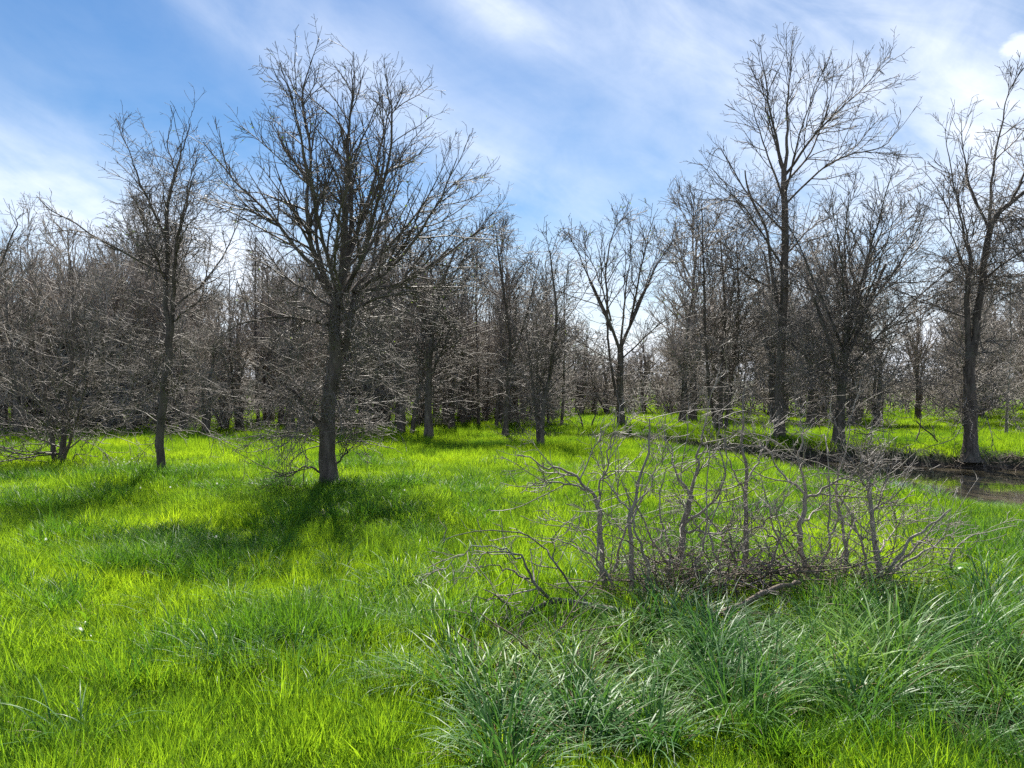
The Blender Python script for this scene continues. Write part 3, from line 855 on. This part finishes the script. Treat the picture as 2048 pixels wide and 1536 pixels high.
def gn_scatter(name, points, rots, scales, picks, meshes, label, cat):
    """one grass object: loose points that carry tufts"""
    me = bpy.data.meshes.new(name)
    me.vertices.add(len(points))
    me.vertices.foreach_set('co', np.asarray(points, np.float32).ravel())
    for nm, typ, key, arr in (('rot', 'FLOAT_VECTOR', 'vector', rots), ('scl', 'FLOAT_VECTOR', 'vector', scales), ('pick', 'INT', 'value', picks)):
        at_ = me.attributes.new(nm, typ, 'POINT')
        at_.data.foreach_set(key, np.asarray(arr, np.int32 if typ == 'INT' else np.float32).ravel())
    coll = bpy.data.collections.new(name + '_tufts')
    for k, m in enumerate(meshes):
        coll.objects.link(bpy.data.objects.new('%s_tuft_%02d' % (name, k), m))
    o = link(name, me)
    ng = bpy.data.node_groups.new(name, 'GeometryNodeTree')
    ng.interface.new_socket('Geometry', in_out='INPUT', socket_type='NodeSocketGeometry')
    ng.interface.new_socket('Geometry', in_out='OUTPUT', socket_type='NodeSocketGeometry')
    gi = ng.nodes.new('NodeGroupInput')
    go = ng.nodes.new('NodeGroupOutput')
    ci = ng.nodes.new('GeometryNodeCollectionInfo')
    ci.inputs['Collection'].default_value = coll
    ci.inputs['Separate Children'].default_value = True
    ci.inputs['Reset Children'].default_value = True
    ip = ng.nodes.new('GeometryNodeInstanceOnPoints')
    ip.inputs['Pick Instance'].default_value = True

    def attr(nm, typ):
        nd = ng.nodes.new('GeometryNodeInputNamedAttribute')
        nd.data_type = typ
        nd.inputs['Name'].default_value = nm
        return nd.outputs['Attribute']
    L = ng.links.new
    L(gi.outputs[0], ip.inputs['Points'])
    L(ci.outputs[0], ip.inputs['Instance'])
    L(attr('pick', 'INT'), ip.inputs['Instance Index'])
    L(attr('rot', 'FLOAT_VECTOR'), ip.inputs['Rotation'])
    L(attr('scl', 'FLOAT_VECTOR'), ip.inputs['Scale'])
    L(ip.outputs[0], go.inputs[0])
    md = o.modifiers.new('tufts', 'NODES')
    md.node_group = ng
    tag(o, label, cat, kind='stuff')
    return o


def in_poly(px, py, poly):
    inside = np.zeros(px.shape, bool)
    j = len(poly) - 1
    for i in range(len(poly)):
        xi, yi = poly[i]
        xj, yj = poly[j]
        c = ((yi > py) != (yj > py)) & (px < (xj - xi) * (py - yi) / (yj - yi + 1e-12) + xi)
        inside ^= c
        j = i
    return inside


# where the tall sedge stands on the ground (metres): the damp patch under and in front of the thicket
def ground_poly(pts):
    return [at(a, b) for a, b in pts]


SEDGE_AREA = ground_poly([(960, 1345), (1130, 1305), (1300, 1265), (1500, 1275), (1700, 1250), (2000, 1215), (2250, 1235), (2350, 1570), (1950, 1570), (1800, 1475), (1400, 1475), (1260, 1560), (940, 1610), (890, 1440)])


def build_meadow():
    rng = np.random.default_rng(8)
    tufts = []
    for k in range(6):
        tufts.append(blade_mesh('short_tuft', np.random.default_rng(300 + k), M_GRASS, 85, .15, .10, .24, .0066, 15, 42, 3))
    for k in range(3):
        tufts.append(blade_mesh('tall_tuft', np.random.default_rng(320 + k), M_GRASS, 55, .12, .20, .38, .0085, 14, 60, 4))
    for k in range(3):      # coarser tufts for the distance
        tufts.append(blade_mesh('coarse_tuft', np.random.default_rng(340 + k), M_GRASS, 70, .30, .14, .30, .012, 14, 40, 2))
    for k in range(3):      # darker coarse grass, straw, low leafy weeds
        tufts.append(blade_mesh('dark_tuft', np.random.default_rng(350 + k), M_DARKGRASS, 45, .13, .18, .42, .0095, 18, 80, 5))
    tufts.append(blade_mesh('straw_tuft', np.random.default_rng(360), M_DRY, 26, .16, .10, .30, .006, 40, 70, 3))
    tufts.append(blade_mesh('leafy_tuft', np.random.default_rng(361), M_BROAD, 22, .10, .07, .15, .024, 45, 50, 4))
    pts, rot, scl, pick = [], [], [], []
    for y0, y1, dens, kinds in ((2.3, 5.5, 120, 'near'), (5.5, 10, 85, 'near'), (10, 18, 42, 'near'), (18, 32, 15, 'mid'), (32, 60, 4.5, 'mid'), (60, 110, .8, 'far')):
        area = .95 * (y1 ** 2 - y0 ** 2)
        n = int(area * dens)
        Y = np.sqrt(rng.uniform(y0 ** 2, y1 ** 2, n))
        X = rng.uniform(-.95, .95, n) * Y
        z = ground_z(X, Y)
        keep = z > -.24 + .05 * wavy(X, Y, 3.0)
        dn, df = creek(X, Y)
        keep &= ~((df > -.12) & (dn > .2) & (X > 0))
        inside = in_poly(X, Y, SEDGE_AREA)
        keep &= ~(inside & (rng.random(n) < .5 + .4 * (wavy(X, Y, 2.5) > -.1)))
        dens_n = wavy(X, Y, 1.7) + .5 * wavy(X + 7, Y, 5.0)
        keep &= ~((dens_n < -1.1) & (rng.random(n) < .7) & (Y < 10))
        # trampled shade under the wood
        keep &= ~((Y > 34) & (X < -2) & (rng.random(n) < .35))
        X, Y, z = X[keep], Y[keep], z[keep]
        n = len(X)
        hs = 1 + .32 * wavy(X, Y, 1.1) + .12 * wavy(X, Y, 4.2)
        s = np.clip(hs, .5, 1.7) * rng.uniform(.75, 1.2, n)
        s = s * (1 - .62 * smooth(-6.0, -1.0, creek(X, Y)[0]) * (creek(X, Y)[1] > 0) * smooth(4, 7, X))
        if kinds == 'near':
            p = np.where(rng.random(n) < np.clip(.05 + .12 * wavy(X + 3, Y + 9, .8), 0, .35), rng.integers(6, 9, n), rng.integers(0, 6, n))
            dk = wavy(X * 1.0 - 4, Y * 1.6 + 2, 1.0) + .6 * wavy(X, Y, 3.3)
            u = rng.random(n)
            p = np.where((dk > .55) & (u < .5), rng.integers(12, 15, n), p)
            p = np.where(u > .955, 15, p)
            p = np.where((u < .955) & (u > .925), 16, p)
            w = np.ones(n) * (1.0 if y1 < 6 else 1.12 if y1 <= 10 else 1.3)
        else:
            p = rng.integers(9, 12, n)
            w = np.ones(n) * (2.6 if kinds == 'far' else 1.0 if y1 < 40 else 1.35)
        pts.append(np.stack([X, Y, z], 1))
        rot.append(np.stack([rng.normal(0, .10, n), rng.normal(0, .10, n), rng.uniform(0, 6.283, n)], 1))
        scl.append(np.stack([w, w, s * (1 if kinds == 'near' else .95)], 1))
        pick.append(p)
    gn_scatter('meadow_grass', np.concatenate(pts), np.concatenate(rot), np.concatenate(scl), np.concatenate(pick), tufts, 'bright green spring grass covering the whole meadow', 'grass')


build_meadow()

# sedge tussocks, one thing each
def sedge_proto(seed, n, hmin, hmax, dry):
    rng = np.random.default_rng(seed)
    g = blade_mesh('green_blades', rng, M_SEDGE, n, .15, hmin, hmax, .015, 24, 115, 7)
    d = blade_mesh('dry_blades', rng, M_DRY, dry, .15, hmin * .6, hmax * .8, .0085, 38, 120, 6)
    return g, d


SEDGE = [sedge_proto(400 + k, int(n), a, b, dr) for k, (n, a, b, dr) in enumerate([(165, .35, .8, 34), (140, .4, .9, 48), (185, .3, .7, 18), (130, .4, .95, 30), (145, .3, .75, 66)])]
SPARSE = [sedge_proto(420 + k, 42, .35, .75, 9) for k in range(3)]


def tussock(X, Y, rng, label, group, protos, sc):
    z = float(ground_z(X, Y))
    k = int(rng.integers(0, len(protos)))
    root = empty('sedge_tussock', (X, Y, z), rng.uniform(0, 6.28), sc)
    root.scale = (sc * rng.uniform(.9, 1.15), sc * rng.uniform(.9, 1.15), sc * rng.uniform(.85, 1.1))
    tag(root, label, 'grass', group)
    link('green_blades', protos[k][0], root)
    link('dry_blades', protos[k][1], root)


rs = np.random.default_rng(19)
xs_, ys_ = [p[0] for p in SEDGE_AREA], [p[1] for p in SEDGE_AREA]
got = []
while len(got) < 75:
    X, Y = rs.uniform(min(xs_), max(xs_)), rs.uniform(min(ys_), max(ys_))
    if not in_poly(np.array([X]), np.array([Y]), SEDGE_AREA)[0] or any((X - a) ** 2 + (Y - b) ** 2 < .34 ** 2 for a, b in got):
        if rs.random() < .0005:
            break
        continue
    got.append((X, Y))
    ppx, ppy = CX + X / Y * F, CY + EYE * F / Y
    row = 'back row' if ppy < 1350 else 'middle rows' if ppy < 1440 else 'front row'
    spot = 'below the fallen branch' if ppx < 1230 else 'below the third sapling' if ppx < 1450 else 'below the curved sapling' if ppx < 1700 else 'below the dense sapling' if ppx < 1880 else 'in the right corner'
    tussock(X, Y, rs, 'blue-green sedge tussock in the %s of the sedge bed, %s' % (row, spot), 'sedge tussocks, %s, %s' % (row, spot), SEDGE, rs.uniform(.62, 1.0))
for px, py, lb in ((560, 1240, 'arching sedge tussock in the open grass below the large tree'), (345, 1130, 'dark sedge tuft in the grass below the slim left tree'), (330, 1235, 'loose sedge tuft at left with a pale arching blade'),
                   (470, 1330, 'sparse sedge tuft in the middle of the left foreground grass'), (800, 1190, 'sedge tussock beside the tips of the lichened fallen branch'), (700, 1330, 'broad loose sedge tussock in the grass left of the sedge bed'),
                   (830, 1390, 'sedge tussock at the left rim of the sedge bed'), (610, 1420, 'thin sedge tuft low in the foreground left of centre'), (150, 1500, 'single drooping sedge tuft in the bottom left grass'), (880, 1290, 'sedge tussock under the reaching end of the fallen branch')):
    X, Y = at(px, py)
    tussock(X, Y, rs, lb, None, SPARSE if py > 1200 and px < 750 else SEDGE, .75)
for k in range(30):
    px, py = rs.uniform(430, 900), rs.uniform(1140, 1430)
    X, Y = at(px, py)
    tussock(X, Y, rs, 'loose sedge tuft scattered in the open grass left of the sedge bed', 'sedge tufts scattered left of the bed', SEDGE if k % 2 else SPARSE, rs.uniform(.5, .72))
for k in range(48):
    px, py = rs.uniform(1850, 2230), rs.uniform(1045, 1200)
    X, Y = at(px, py)
    tussock(X, Y, rs, 'slender sedge tuft on the slope between thicket and creek at right', 'sedge tufts on the creek slope', SPARSE, rs.uniform(.5, .85))
for k in range(34):
    px, py = rs.uniform(760, 1880), rs.uniform(1090, 1215)
    X, Y = at(px, py)
    tussock(X, Y, rs, 'sedge tuft growing among the stems behind the thicket', 'sedge tufts behind the thicket', SPARSE, rs.uniform(.6, .9))

# ------------------------------------------------------------------ the thicket of bare saplings
TW_SAP = dict(b_per=8.2, b_ang=46, b_len=.66, c_per=13, c_len=.21, c_ang=50, d_per=11, d_len=.075, wig=.15, up=.03, tip=.0020)


def sapling(label, base, stems, limbs, seed, dens=1.0, grp=None, mats=(None, None), skirt=None, name='bare_sapling', cat='sapling'):
    tw = dict(TW_SAP, b_per=TW_SAP['b_per'] * dens)
    return tree(name, label, grp, base, stems, limbs, tw, skirt or dict(n=4.5 * dens, t0=.10, t1=1, ang=62, len=.75, b_per=8, b_len=.24, c_per=10, c_len=.08, tip=.0021, droop=.01, rmax=.009), seed=seed, mats=(M_SAP if not mats[0] else mats[0], M_TWIG_GREY), cat=cat, thin=1.0, limbf=0.95)


sapling('sapling arching left with two long pale branches, leftmost upright stem of the thicket', (1208, 1205),
        [([(1210, 1212), (1204, 1100), (1198, 1010), (1190, 985)], .026, .018)],
        [([(1192, 990), (1150, 945), (1100, 925), (1050, 912), (1020, 890)], .017, .004), ([(1178, 970), (1130, 958, -.1), (1080, 955, -.2), (1035, 965, -.3)], .012, .004), ([(1196, 1000), (1215, 940, .2), (1235, 870, .3), (1240, 800, .3)], .014, .003)], 501)
sapling('twisting thin sapling with tangled side twigs, second upright of the thicket', (1266, 1215),
        [([(1268, 1222), (1262, 1110), (1260, 1030), (1272, 980), (1292, 900), (1300, 830)], .024, .006), ([(1275, 1215), (1290, 1120, -.15), (1262, 1040, -.25), (1240, 960, -.3)], .018, .005)],
        [([(1262, 1040), (1310, 960, .2), (1350, 880, .3)], .012, .003), ([(1264, 1020), (1220, 960, .3), (1180, 900, .4)], .011, .003)], 502, 1.2)
sapling('pale sapling with wide Y fork and swept right limb, third upright of the thicket', (1354, 1192),
        [([(1352, 1200), (1362, 1100), (1370, 1035), (1380, 985)], .034, .024)],
        [([(1380, 985), (1396, 920), (1402, 870), (1425, 790), (1445, 700)], .019, .003), ([(1380, 985), (1352, 935, .1), (1345, 890, .2), (1310, 830, .2)], .016, .003), ([(1370, 1040), (1420, 1000, -.1), (1445, 930, -.1), (1432, 850, -.1), (1450, 800, 0)], .016, .003), ([(1366, 1050), (1410, 1055, -.2), (1460, 1035, -.3), (1500, 985, -.3)], .014, .003)], 503, .8)
sapling('tall straight lichen-spotted sapling in the middle of the thicket', (1490, 1186),
        [([(1488, 1194), (1490, 1100), (1493, 1000), (1490, 920), (1482, 850), (1490, 770)], .030, .006)], [([(1492, 960), (1540, 900, .2), (1580, 820, .3)], .013, .003), ([(1492, 980), (1450, 920, -.2), (1420, 850, -.3)], .012, .003), ([(1490, 1060), (1530, 1010, -.3), (1560, 960, -.4)], .011, .003)], 504)
sapling('curved sapling with spreading level crown right of the lichen-spotted one', (1618, 1194),
        [([(1622, 1202), (1608, 1120), (1600, 1060), (1612, 985)], .030, .019)],
        [([(1612, 985), (1600, 900), (1606, 840), (1600, 790)], .016, .003), ([(1612, 985), (1570, 940, .1), (1540, 890, .2), (1500, 860, .2)], .015, .003), ([(1612, 988), (1660, 960, -.1), (1710, 925, -.2), (1760, 890, -.2)], .015, .003), ([(1604, 1040), (1650, 1020, .2), (1720, 1000, .3), (1790, 960, .3)], .013, .003), ([(1602, 1075), (1560, 1040, -.3), (1520, 1020, -.4)], .011, .003)], 505, 1.1)
sapling('thin forked sapling between the curved one and the dense one', (1686, 1192),
        [([(1688, 1198), (1692, 1100), (1684, 1040), (1672, 980), (1690, 900), (1700, 840)], .020, .004), ([(1668, 1195), (1690, 1130, .1), (1720, 1060, .2), (1740, 1000, .3)], .015, .004)], [], 506)
sapling('dense twiggy sapling with dark brown stems at the right of the thicket', (1756, 1200),
        [([(1762, 1206), (1756, 1110), (1744, 1030), (1740, 960), (1760, 900)], .032, .008), ([(1740, 1205), (1760, 1120, -.2), (1800, 1050, -.3), (1850, 1000, -.4)], .024, .005), ([(1764, 1150), (1810, 1120), (1870, 1080), (1930, 1050)], .016, .003)],
        [([(1744, 1030), (1790, 970, .2), (1810, 920, .3)], .013, .003), ([(1742, 1000), (1700, 940, -.2), (1690, 890, -.3)], .012, .003), ([(1756, 1100), (1820, 1070, .3), (1860, 1030, .4)], .012, .003), ([(1750, 1080), (1690, 1050, -.3), (1660, 1020, -.4)], .011, .003)], 507, 1.9)
sapling('small stooping sapling standing apart at the right end of the thicket', (1926, 1178),
        [([(1926, 1184), (1918, 1145), (1900, 1120), (1912, 1085), (1950, 1065), (1975, 1062)], .014, .003)], [([(1904, 1125), (1870, 1090), (1850, 1070)], .008, .003)], 508, 1.2)
sapling('hair-thin dark sapling leaning between the second and third uprights', (1318, 1200),
        [([(1320, 1206), (1340, 1100), (1318, 1010), (1330, 930)], .014, .004)], [], 509, 1.2)
sapling('short twiggy shoot in front of the lichen-spotted sapling', (1430, 1205),
        [([(1430, 1212), (1440, 1130), (1420, 1060), (1440, 990)], .015, .004), ([(1550, 1200), (1540, 1130), (1560, 1060), (1550, 1000)], .014, .004)], [], 510, 1.2)
sapling('bent sapling shoot at the left foot of the thicket', (1235, 1222),
        [([(1238, 1228), (1225, 1160), (1196, 1120), (1200, 1060), (1225, 1030)], .015, .004)], [([(1215, 1140), (1160, 1090), (1110, 1075), (1050, 1085)], .010, .003), ([(1205, 1100), (1150, 1050, .2), (1080, 1030, .3)], .009, .003)], 511, 1.1)

for k, (bx, mid, tops, lb) in enumerate(((1214, (1250, 1060), (1310, 930), 'whippy shoot crossing right from the foot of the leftmost upright'), (1360, (1310, 1080), (1240, 950), 'long shoot leaning left from the foot of the Y-forked sapling'), (1362, (1410, 1080), (1420, 880), 'whippy shoot rising right from the foot of the Y-forked sapling'),
                                         (1494, (1440, 1060), (1360, 960), 'shoot leaning left from the foot of the lichen-spotted sapling'), (1612, (1560, 1080), (1520, 950), 'shoot leaning left from the foot of the curved sapling'), (1624, (1660, 1070), (1650, 860), 'whippy shoot rising beside the curved sapling'),
                                         (1750, (1715, 1060), (1650, 930), 'shoot leaning left from the foot of the dense sapling'), (1764, (1830, 1090), (1900, 1010), 'low arching shoot right of the dense sapling'))):
    sapling(lb, (bx, 1190 + 5 * (k % 3)), [([(bx, 1200), ((bx * 1.2 + mid[0] * .8) / 2, 1130), mid, tops], .021, .004)], [([mid, (mid[0] + (60 if k % 2 else -60), tops[1] + 70, .2)], .011, .003), ([(bx, 1180), (bx + (-70 if k % 2 else 70), 1120, -.2), (bx + (-150 if k % 2 else 150), 1090, -.3)], .010, .003)], 520 + k, 1.1)

# fallen lichened branch reaching left
TWF = dict(TW_SAP, b_per=4.5, b_len=.5, c_per=6, c_len=.22, d_per=7, d_len=.08, tip=.0024, up=.03)
tree('fallen_branch', 'fallen branch crusted with pale lichen reaching left out of the sedge', None, (1205, 1266),
     [([(1300, 1222, .1), (1205, 1212), (1130, 1192), (1085, 1206), (1030, 1224, -.1), (960, 1218, -.15), (900, 1216, -.2)], .042, .014)],
     [([(1140, 1196), (1090, 1180), (1062, 1150), (1042, 1105), (1010, 1095), (960, 1100), (930, 1110)], .026, .005), ([(1060, 1150), (1020, 1140, .1), (980, 1128, .1), (945, 1132, .1)], .015, .004),
      ([(1180, 1205), (1130, 1165, .2), (1105, 1120, .3), (1080, 1100, .4), (1040, 1070, .4), (960, 1060, .4), (870, 1075, .4), (850, 1090, .4)], .018, .004), ([(1042, 1108), (1010, 1080, -.2), (960, 1065, -.3), (900, 1100, -.4), (860, 1105, -.5)], .013, .003),
      ([(1030, 1222), (1005, 1180, -.2), (985, 1165, -.3), (948, 1160, -.4)], .014, .004), ([(930, 1216, -.2), (900, 1240, -.3), (870, 1260, -.4), (840, 1275, -.5)], .014, .004), ([(1110, 1130, .3), (1120, 1080, .4), (1160, 1040, .5)], .012, .003),
      ([(1100, 1190), (1060, 1175, .3), (990, 1115, .5), (900, 1045, .6)], .010, .003)],
     TWF, None, seed=601, mats=(M_LICHEN, M_SAP), cat='branch')

tree('fallen_log', 'dead brown log lying in the brush at the foot of the thicket', None, (1470, 1262),
     [([(1330, 1246, -.1), (1400, 1228), (1470, 1206), (1560, 1176, .1), (1620, 1168, .2)], .05, .022)],
     [([(1420, 1222), (1480, 1200, -.2), (1560, 1205, -.3)], .016, .005), ([(1400, 1228), (1360, 1180, .2), (1330, 1150, .2)], .014, .004), ([(1460, 1210), (1500, 1245, -.3), (1530, 1290, -.4)], .012, .004)],
     TWF, None, seed=602, mats=(M_DEAD, M_DEAD), cat='log')


def brush_pile(label, px, py, w, n, seed, hgt=.35):
    """a heap of dead twigs"""
    rng = np.random.default_rng(seed)
    X, Y = at(px, py)
    root = empty('brush_pile', (X, Y, float(ground_z(X, Y))))
    tag(root, label, 'brush')
    st = np.stack([rng.uniform(-w, w, n), rng.normal(0, .22, n), rng.uniform(.02, hgt, n)], 1)
    d = nrm(np.stack([rng.normal(0, 1, n), rng.normal(0, .6, n), rng.normal(0.05, .28, n)], 1))
    P = np.zeros((n, 6, 3))
    P[:, 0] = st
    L = rng.uniform(.3, .8, n)
    for k in range(1, 6):
        d = nrm(d + rng.normal(0, .14, (n, 3)))
        P[:, k] = P[:, k - 1] + d * (L / 5)[:, None]
        P[:, k, 2] = np.maximum(P[:, k, 2], .01)
    R = np.linspace(1, .4, 6)[None] * rng.uniform(.003, .010, n)[:, None]
    b, rb = spawn(rng, P, R, 7, .1, 1, 48, 15, .22, .3, 4, .2, 0, .7, .002)
    link('sticks', tube_mesh('sticks', [(P, R, 4)], M_DEAD), root)
    link('twigs', tube_mesh('twigs', [(b, rb, 3)], M_DEAD), root)
    v, q, t = blade_arrays(rng, 380, w * .9, .12, .4, .006, 55, 80, 4)
    v[:, 1] *= .45
    link('dead_grass', mesh_np('dead_grass', v, q, M_DRY, t), root)


brush_pile('heap of dead brown twigs under the middle saplings', 1450, 1216, .7, 150, 701, .36)
brush_pile('reddish dead twig litter between the curved and dense saplings', 1690, 1210, .5, 90, 702, .25)
brush_pile('dry twig litter at the left foot of the thicket', 1270, 1226, .4, 50, 703, .2)
brush_pile('flattened dry grass and twigs at the left rim of the sedge bed', 1010, 1330, .35, 50, 704, .15)


# leafy weeds
def weed(label, px, py, n, size, seed, hgt=.25):
    rng = np.random.default_rng(seed)
    X, Y = at(px, py)
    root = empty('leafy_weed', (X, Y, float(ground_z(X, Y))))
    tag(root, label, 'plant')
    st = np.array([(0, 0, -.02), (.01, 0, hgt * .5), (.02, .01, hgt)])
    c, r = line_arr(st, .005, .003, 6)
    link('stem', tube_mesh('stem', [(c, r, 5)], M_BROAD), root)
    segs = 5
    prof = [.12, .75, 1.0, .85, .5, .04]
    for k in range(n):
        a = k * 2.4 + rng.normal(0, .3)
        tilt = rng.uniform(.25, 1.0)
        L = size * rng.uniform(.7, 1.2)
        out = np.array([math.cos(a), math.sin(a), 0])
        sd_ = np.array([-math.sin(a), math.cos(a), 0])
        p = np.array([0, 0, hgt * rng.uniform(.15, 1)]) + out * .005
        V = []
        th = tilt
        for s in range(segs + 1):
            w = L * .17 * prof[s]
            V += [p - sd_ * w + [0, 0, w * .35], p, p + sd_ * w + [0, 0, w * .35]]
            p = p + (out * math.sin(th) + np.array([0, 0, 1]) * math.cos(th)) * L / segs
            th += .28
        q = []
        for s in range(segs):
            b = s * 3
            q += [(b, b + 1, b + 4, b + 3), (b + 1, b + 2, b + 5, b + 4)]
        link('leaf', mesh_np('leaf', V, q, M_BROAD), root)


weed('bright yellow-green leafy weed beside the small stooping sapling', 1905, 1178, 14, .22, 801, .22)
weed('upright leafy weed catching the sun in the left foreground grass', 172, 1290, 8, .16, 802, .2)
weed('low broad-leaved weed in the grass below the fallen branch', 975, 1480, 10, .14, 803, .08)
weed('small broad-leaved weed at the bottom edge left of centre', 540, 1500, 8, .10, 804, .06)


# white wildflowers
def flower(px, py, label, group, rng, sc=1.0, hgt=.22):
    X, Y = at(px, py)
    z = float(ground_z(X, Y))
    root = empty('white_wildflower', (X, Y, z), rng.uniform(0, 6.28), sc)
    tag(root, label, 'flower', group)
    link('stem', FLOWER[0], root)
    link('petals', FLOWER[1], root)


def flower_mesh():
    c, r = line_arr(np.array([(0, 0, -.02), (.01, 0, .12), (.0, .01, .24)]), .002, .0015, 5)
    V, Q = [], []
    for lay in range(3):
        for k in range(5):
            a = k * 1.2566 + lay
            o = np.array([math.cos(a), math.sin(a), 0])
            s = np.array([-math.sin(a), math.cos(a), 0])
            b = np.array([0, .01, .235 + lay * .014])
            L = .026 - lay * .004
            i = len(V)
            V += [b, b + o * L * .6 + s * L * .4 + [0, 0, L * .35], b + o * L + [0, 0, L * .3], b + o * L * .6 - s * L * .4 + [0, 0, L * .35]]
            Q.append((i, i + 1, i + 2, i + 3))
    return tube_mesh('stem', [(c, r, 4)], M_BROAD), mesh_np('petals', V, Q, M_PETAL)


FLOWER = flower_mesh()
rf = np.random.default_rng(29)
for px, py, lb in ((281, 990, 'white wildflower in the shade left of the slim tree foot'), (302, 978, 'small white wildflower touching the slim tree foot'), (341, 992, 'low white wildflower in front of the slim tree'),
                   (435, 985, 'lone white wildflower right of the slim tree'), (505, 985, 'white wildflower midway between slim tree and large tree'), (809, 1001, 'single white wildflower right of the large tree'), (93, 1104, 'white wildflower alone in the sunny grass at far left'), (434, 1102, 'white wildflower in shade below the two left trees')):
    flower(px, py + 6, lb, None, rf, .75)
for k in range(26):
    flower(rf.normal(246, 20), rf.normal(944, 6), 'tiny white wildflower of the patch between the bushy and the slim tree', 'patch of white wildflowers', rf, .8)


# sticks on the far bank and the creek edge
def stick(label, a, b, Y, r, seed):
    rng = np.random.default_rng(seed)
    X0, z0 = (a[0] - CX) / F * Y, EYE - (a[1] - CY) / F * Y
    X1, z1 = (b[0] - CX) / F * Y, EYE - (b[1] - CY) / F * Y
    z0 = float(ground_z(X0, Y)) - .03
    root = empty('leaning_stick', (X0, Y, z0))
    tag(root, label, 'stick')
    P = np.array([(0, 0, 0), ((X1 - X0) * .5 + .05, .1, (z1 - z0) * .5), (X1 - X0, .25, z1 - z0)])
    c, rr = line_arr(P, r, r * .5, 10, .015, rng)
    st = link('branch', tube_mesh('branch', [(c, rr, 6)], M_BARK), root)
    g, ra = spawn(rng, c, rr, 3, .3, 1, 45, 15, .5, .4, 5, .15, 0, .5, .005)
    link('twigs', tube_mesh('twigs', [(g, ra, 3)], M_TWIG), root)


stick('thin dead stick leaning left on the far bank beside the right tree', (1885, 915), (1838, 842), 23.0, .03, 901)
stick('dead stick leaning right, crossing another on the far bank', (1826, 900), (1850, 838), 23.3, .025, 902)
stick('dark crooked stick leaning at the creek head in the central gap', (1168, 858), (1150, 812), 31.0, .04, 903)
stick('dark stick leaning right near the creek head', (1180, 858), (1196, 800), 31.5, .035, 904)


def creek_litter():
    """dead leaves, roots and drift along the far bank"""
    rng = np.random.default_rng(12)
    n = 900
    X = rng.uniform(.5, 22, n)
    Y = np.interp(X, FAR[:, 0], FAR[:, 1]) + rng.normal(.06, .12, n)
    z = np.maximum(ground_z(X, Y), WATER) + rng.uniform(0, .05, n)
    P = np.zeros((n, 4, 3))
    P[:, 0] = np.stack([X, Y, z], 1)
    d = nrm(np.stack([rng.normal(0, 1, n), rng.normal(-.1, .4, n), rng.normal(-.05, .3, n)], 1))
    L = rng.uniform(.12, .6, n)
    for k in range(1, 4):
        d = nrm(d + rng.normal(0, .2, (n, 3)))
        P[:, k] = P[:, k - 1] + d * (L / 3)[:, None]
    R = np.linspace(1, .5, 4)[None] * rng.uniform(.005, .018, n)[:, None]
    tag(link('bank_litter', tube_mesh('bank_litter', [(P, R, 4)], M_DEAD)), 'dead twigs and drift lying along the dark creek bank', 'litter', kind='stuff')


creek_litter()
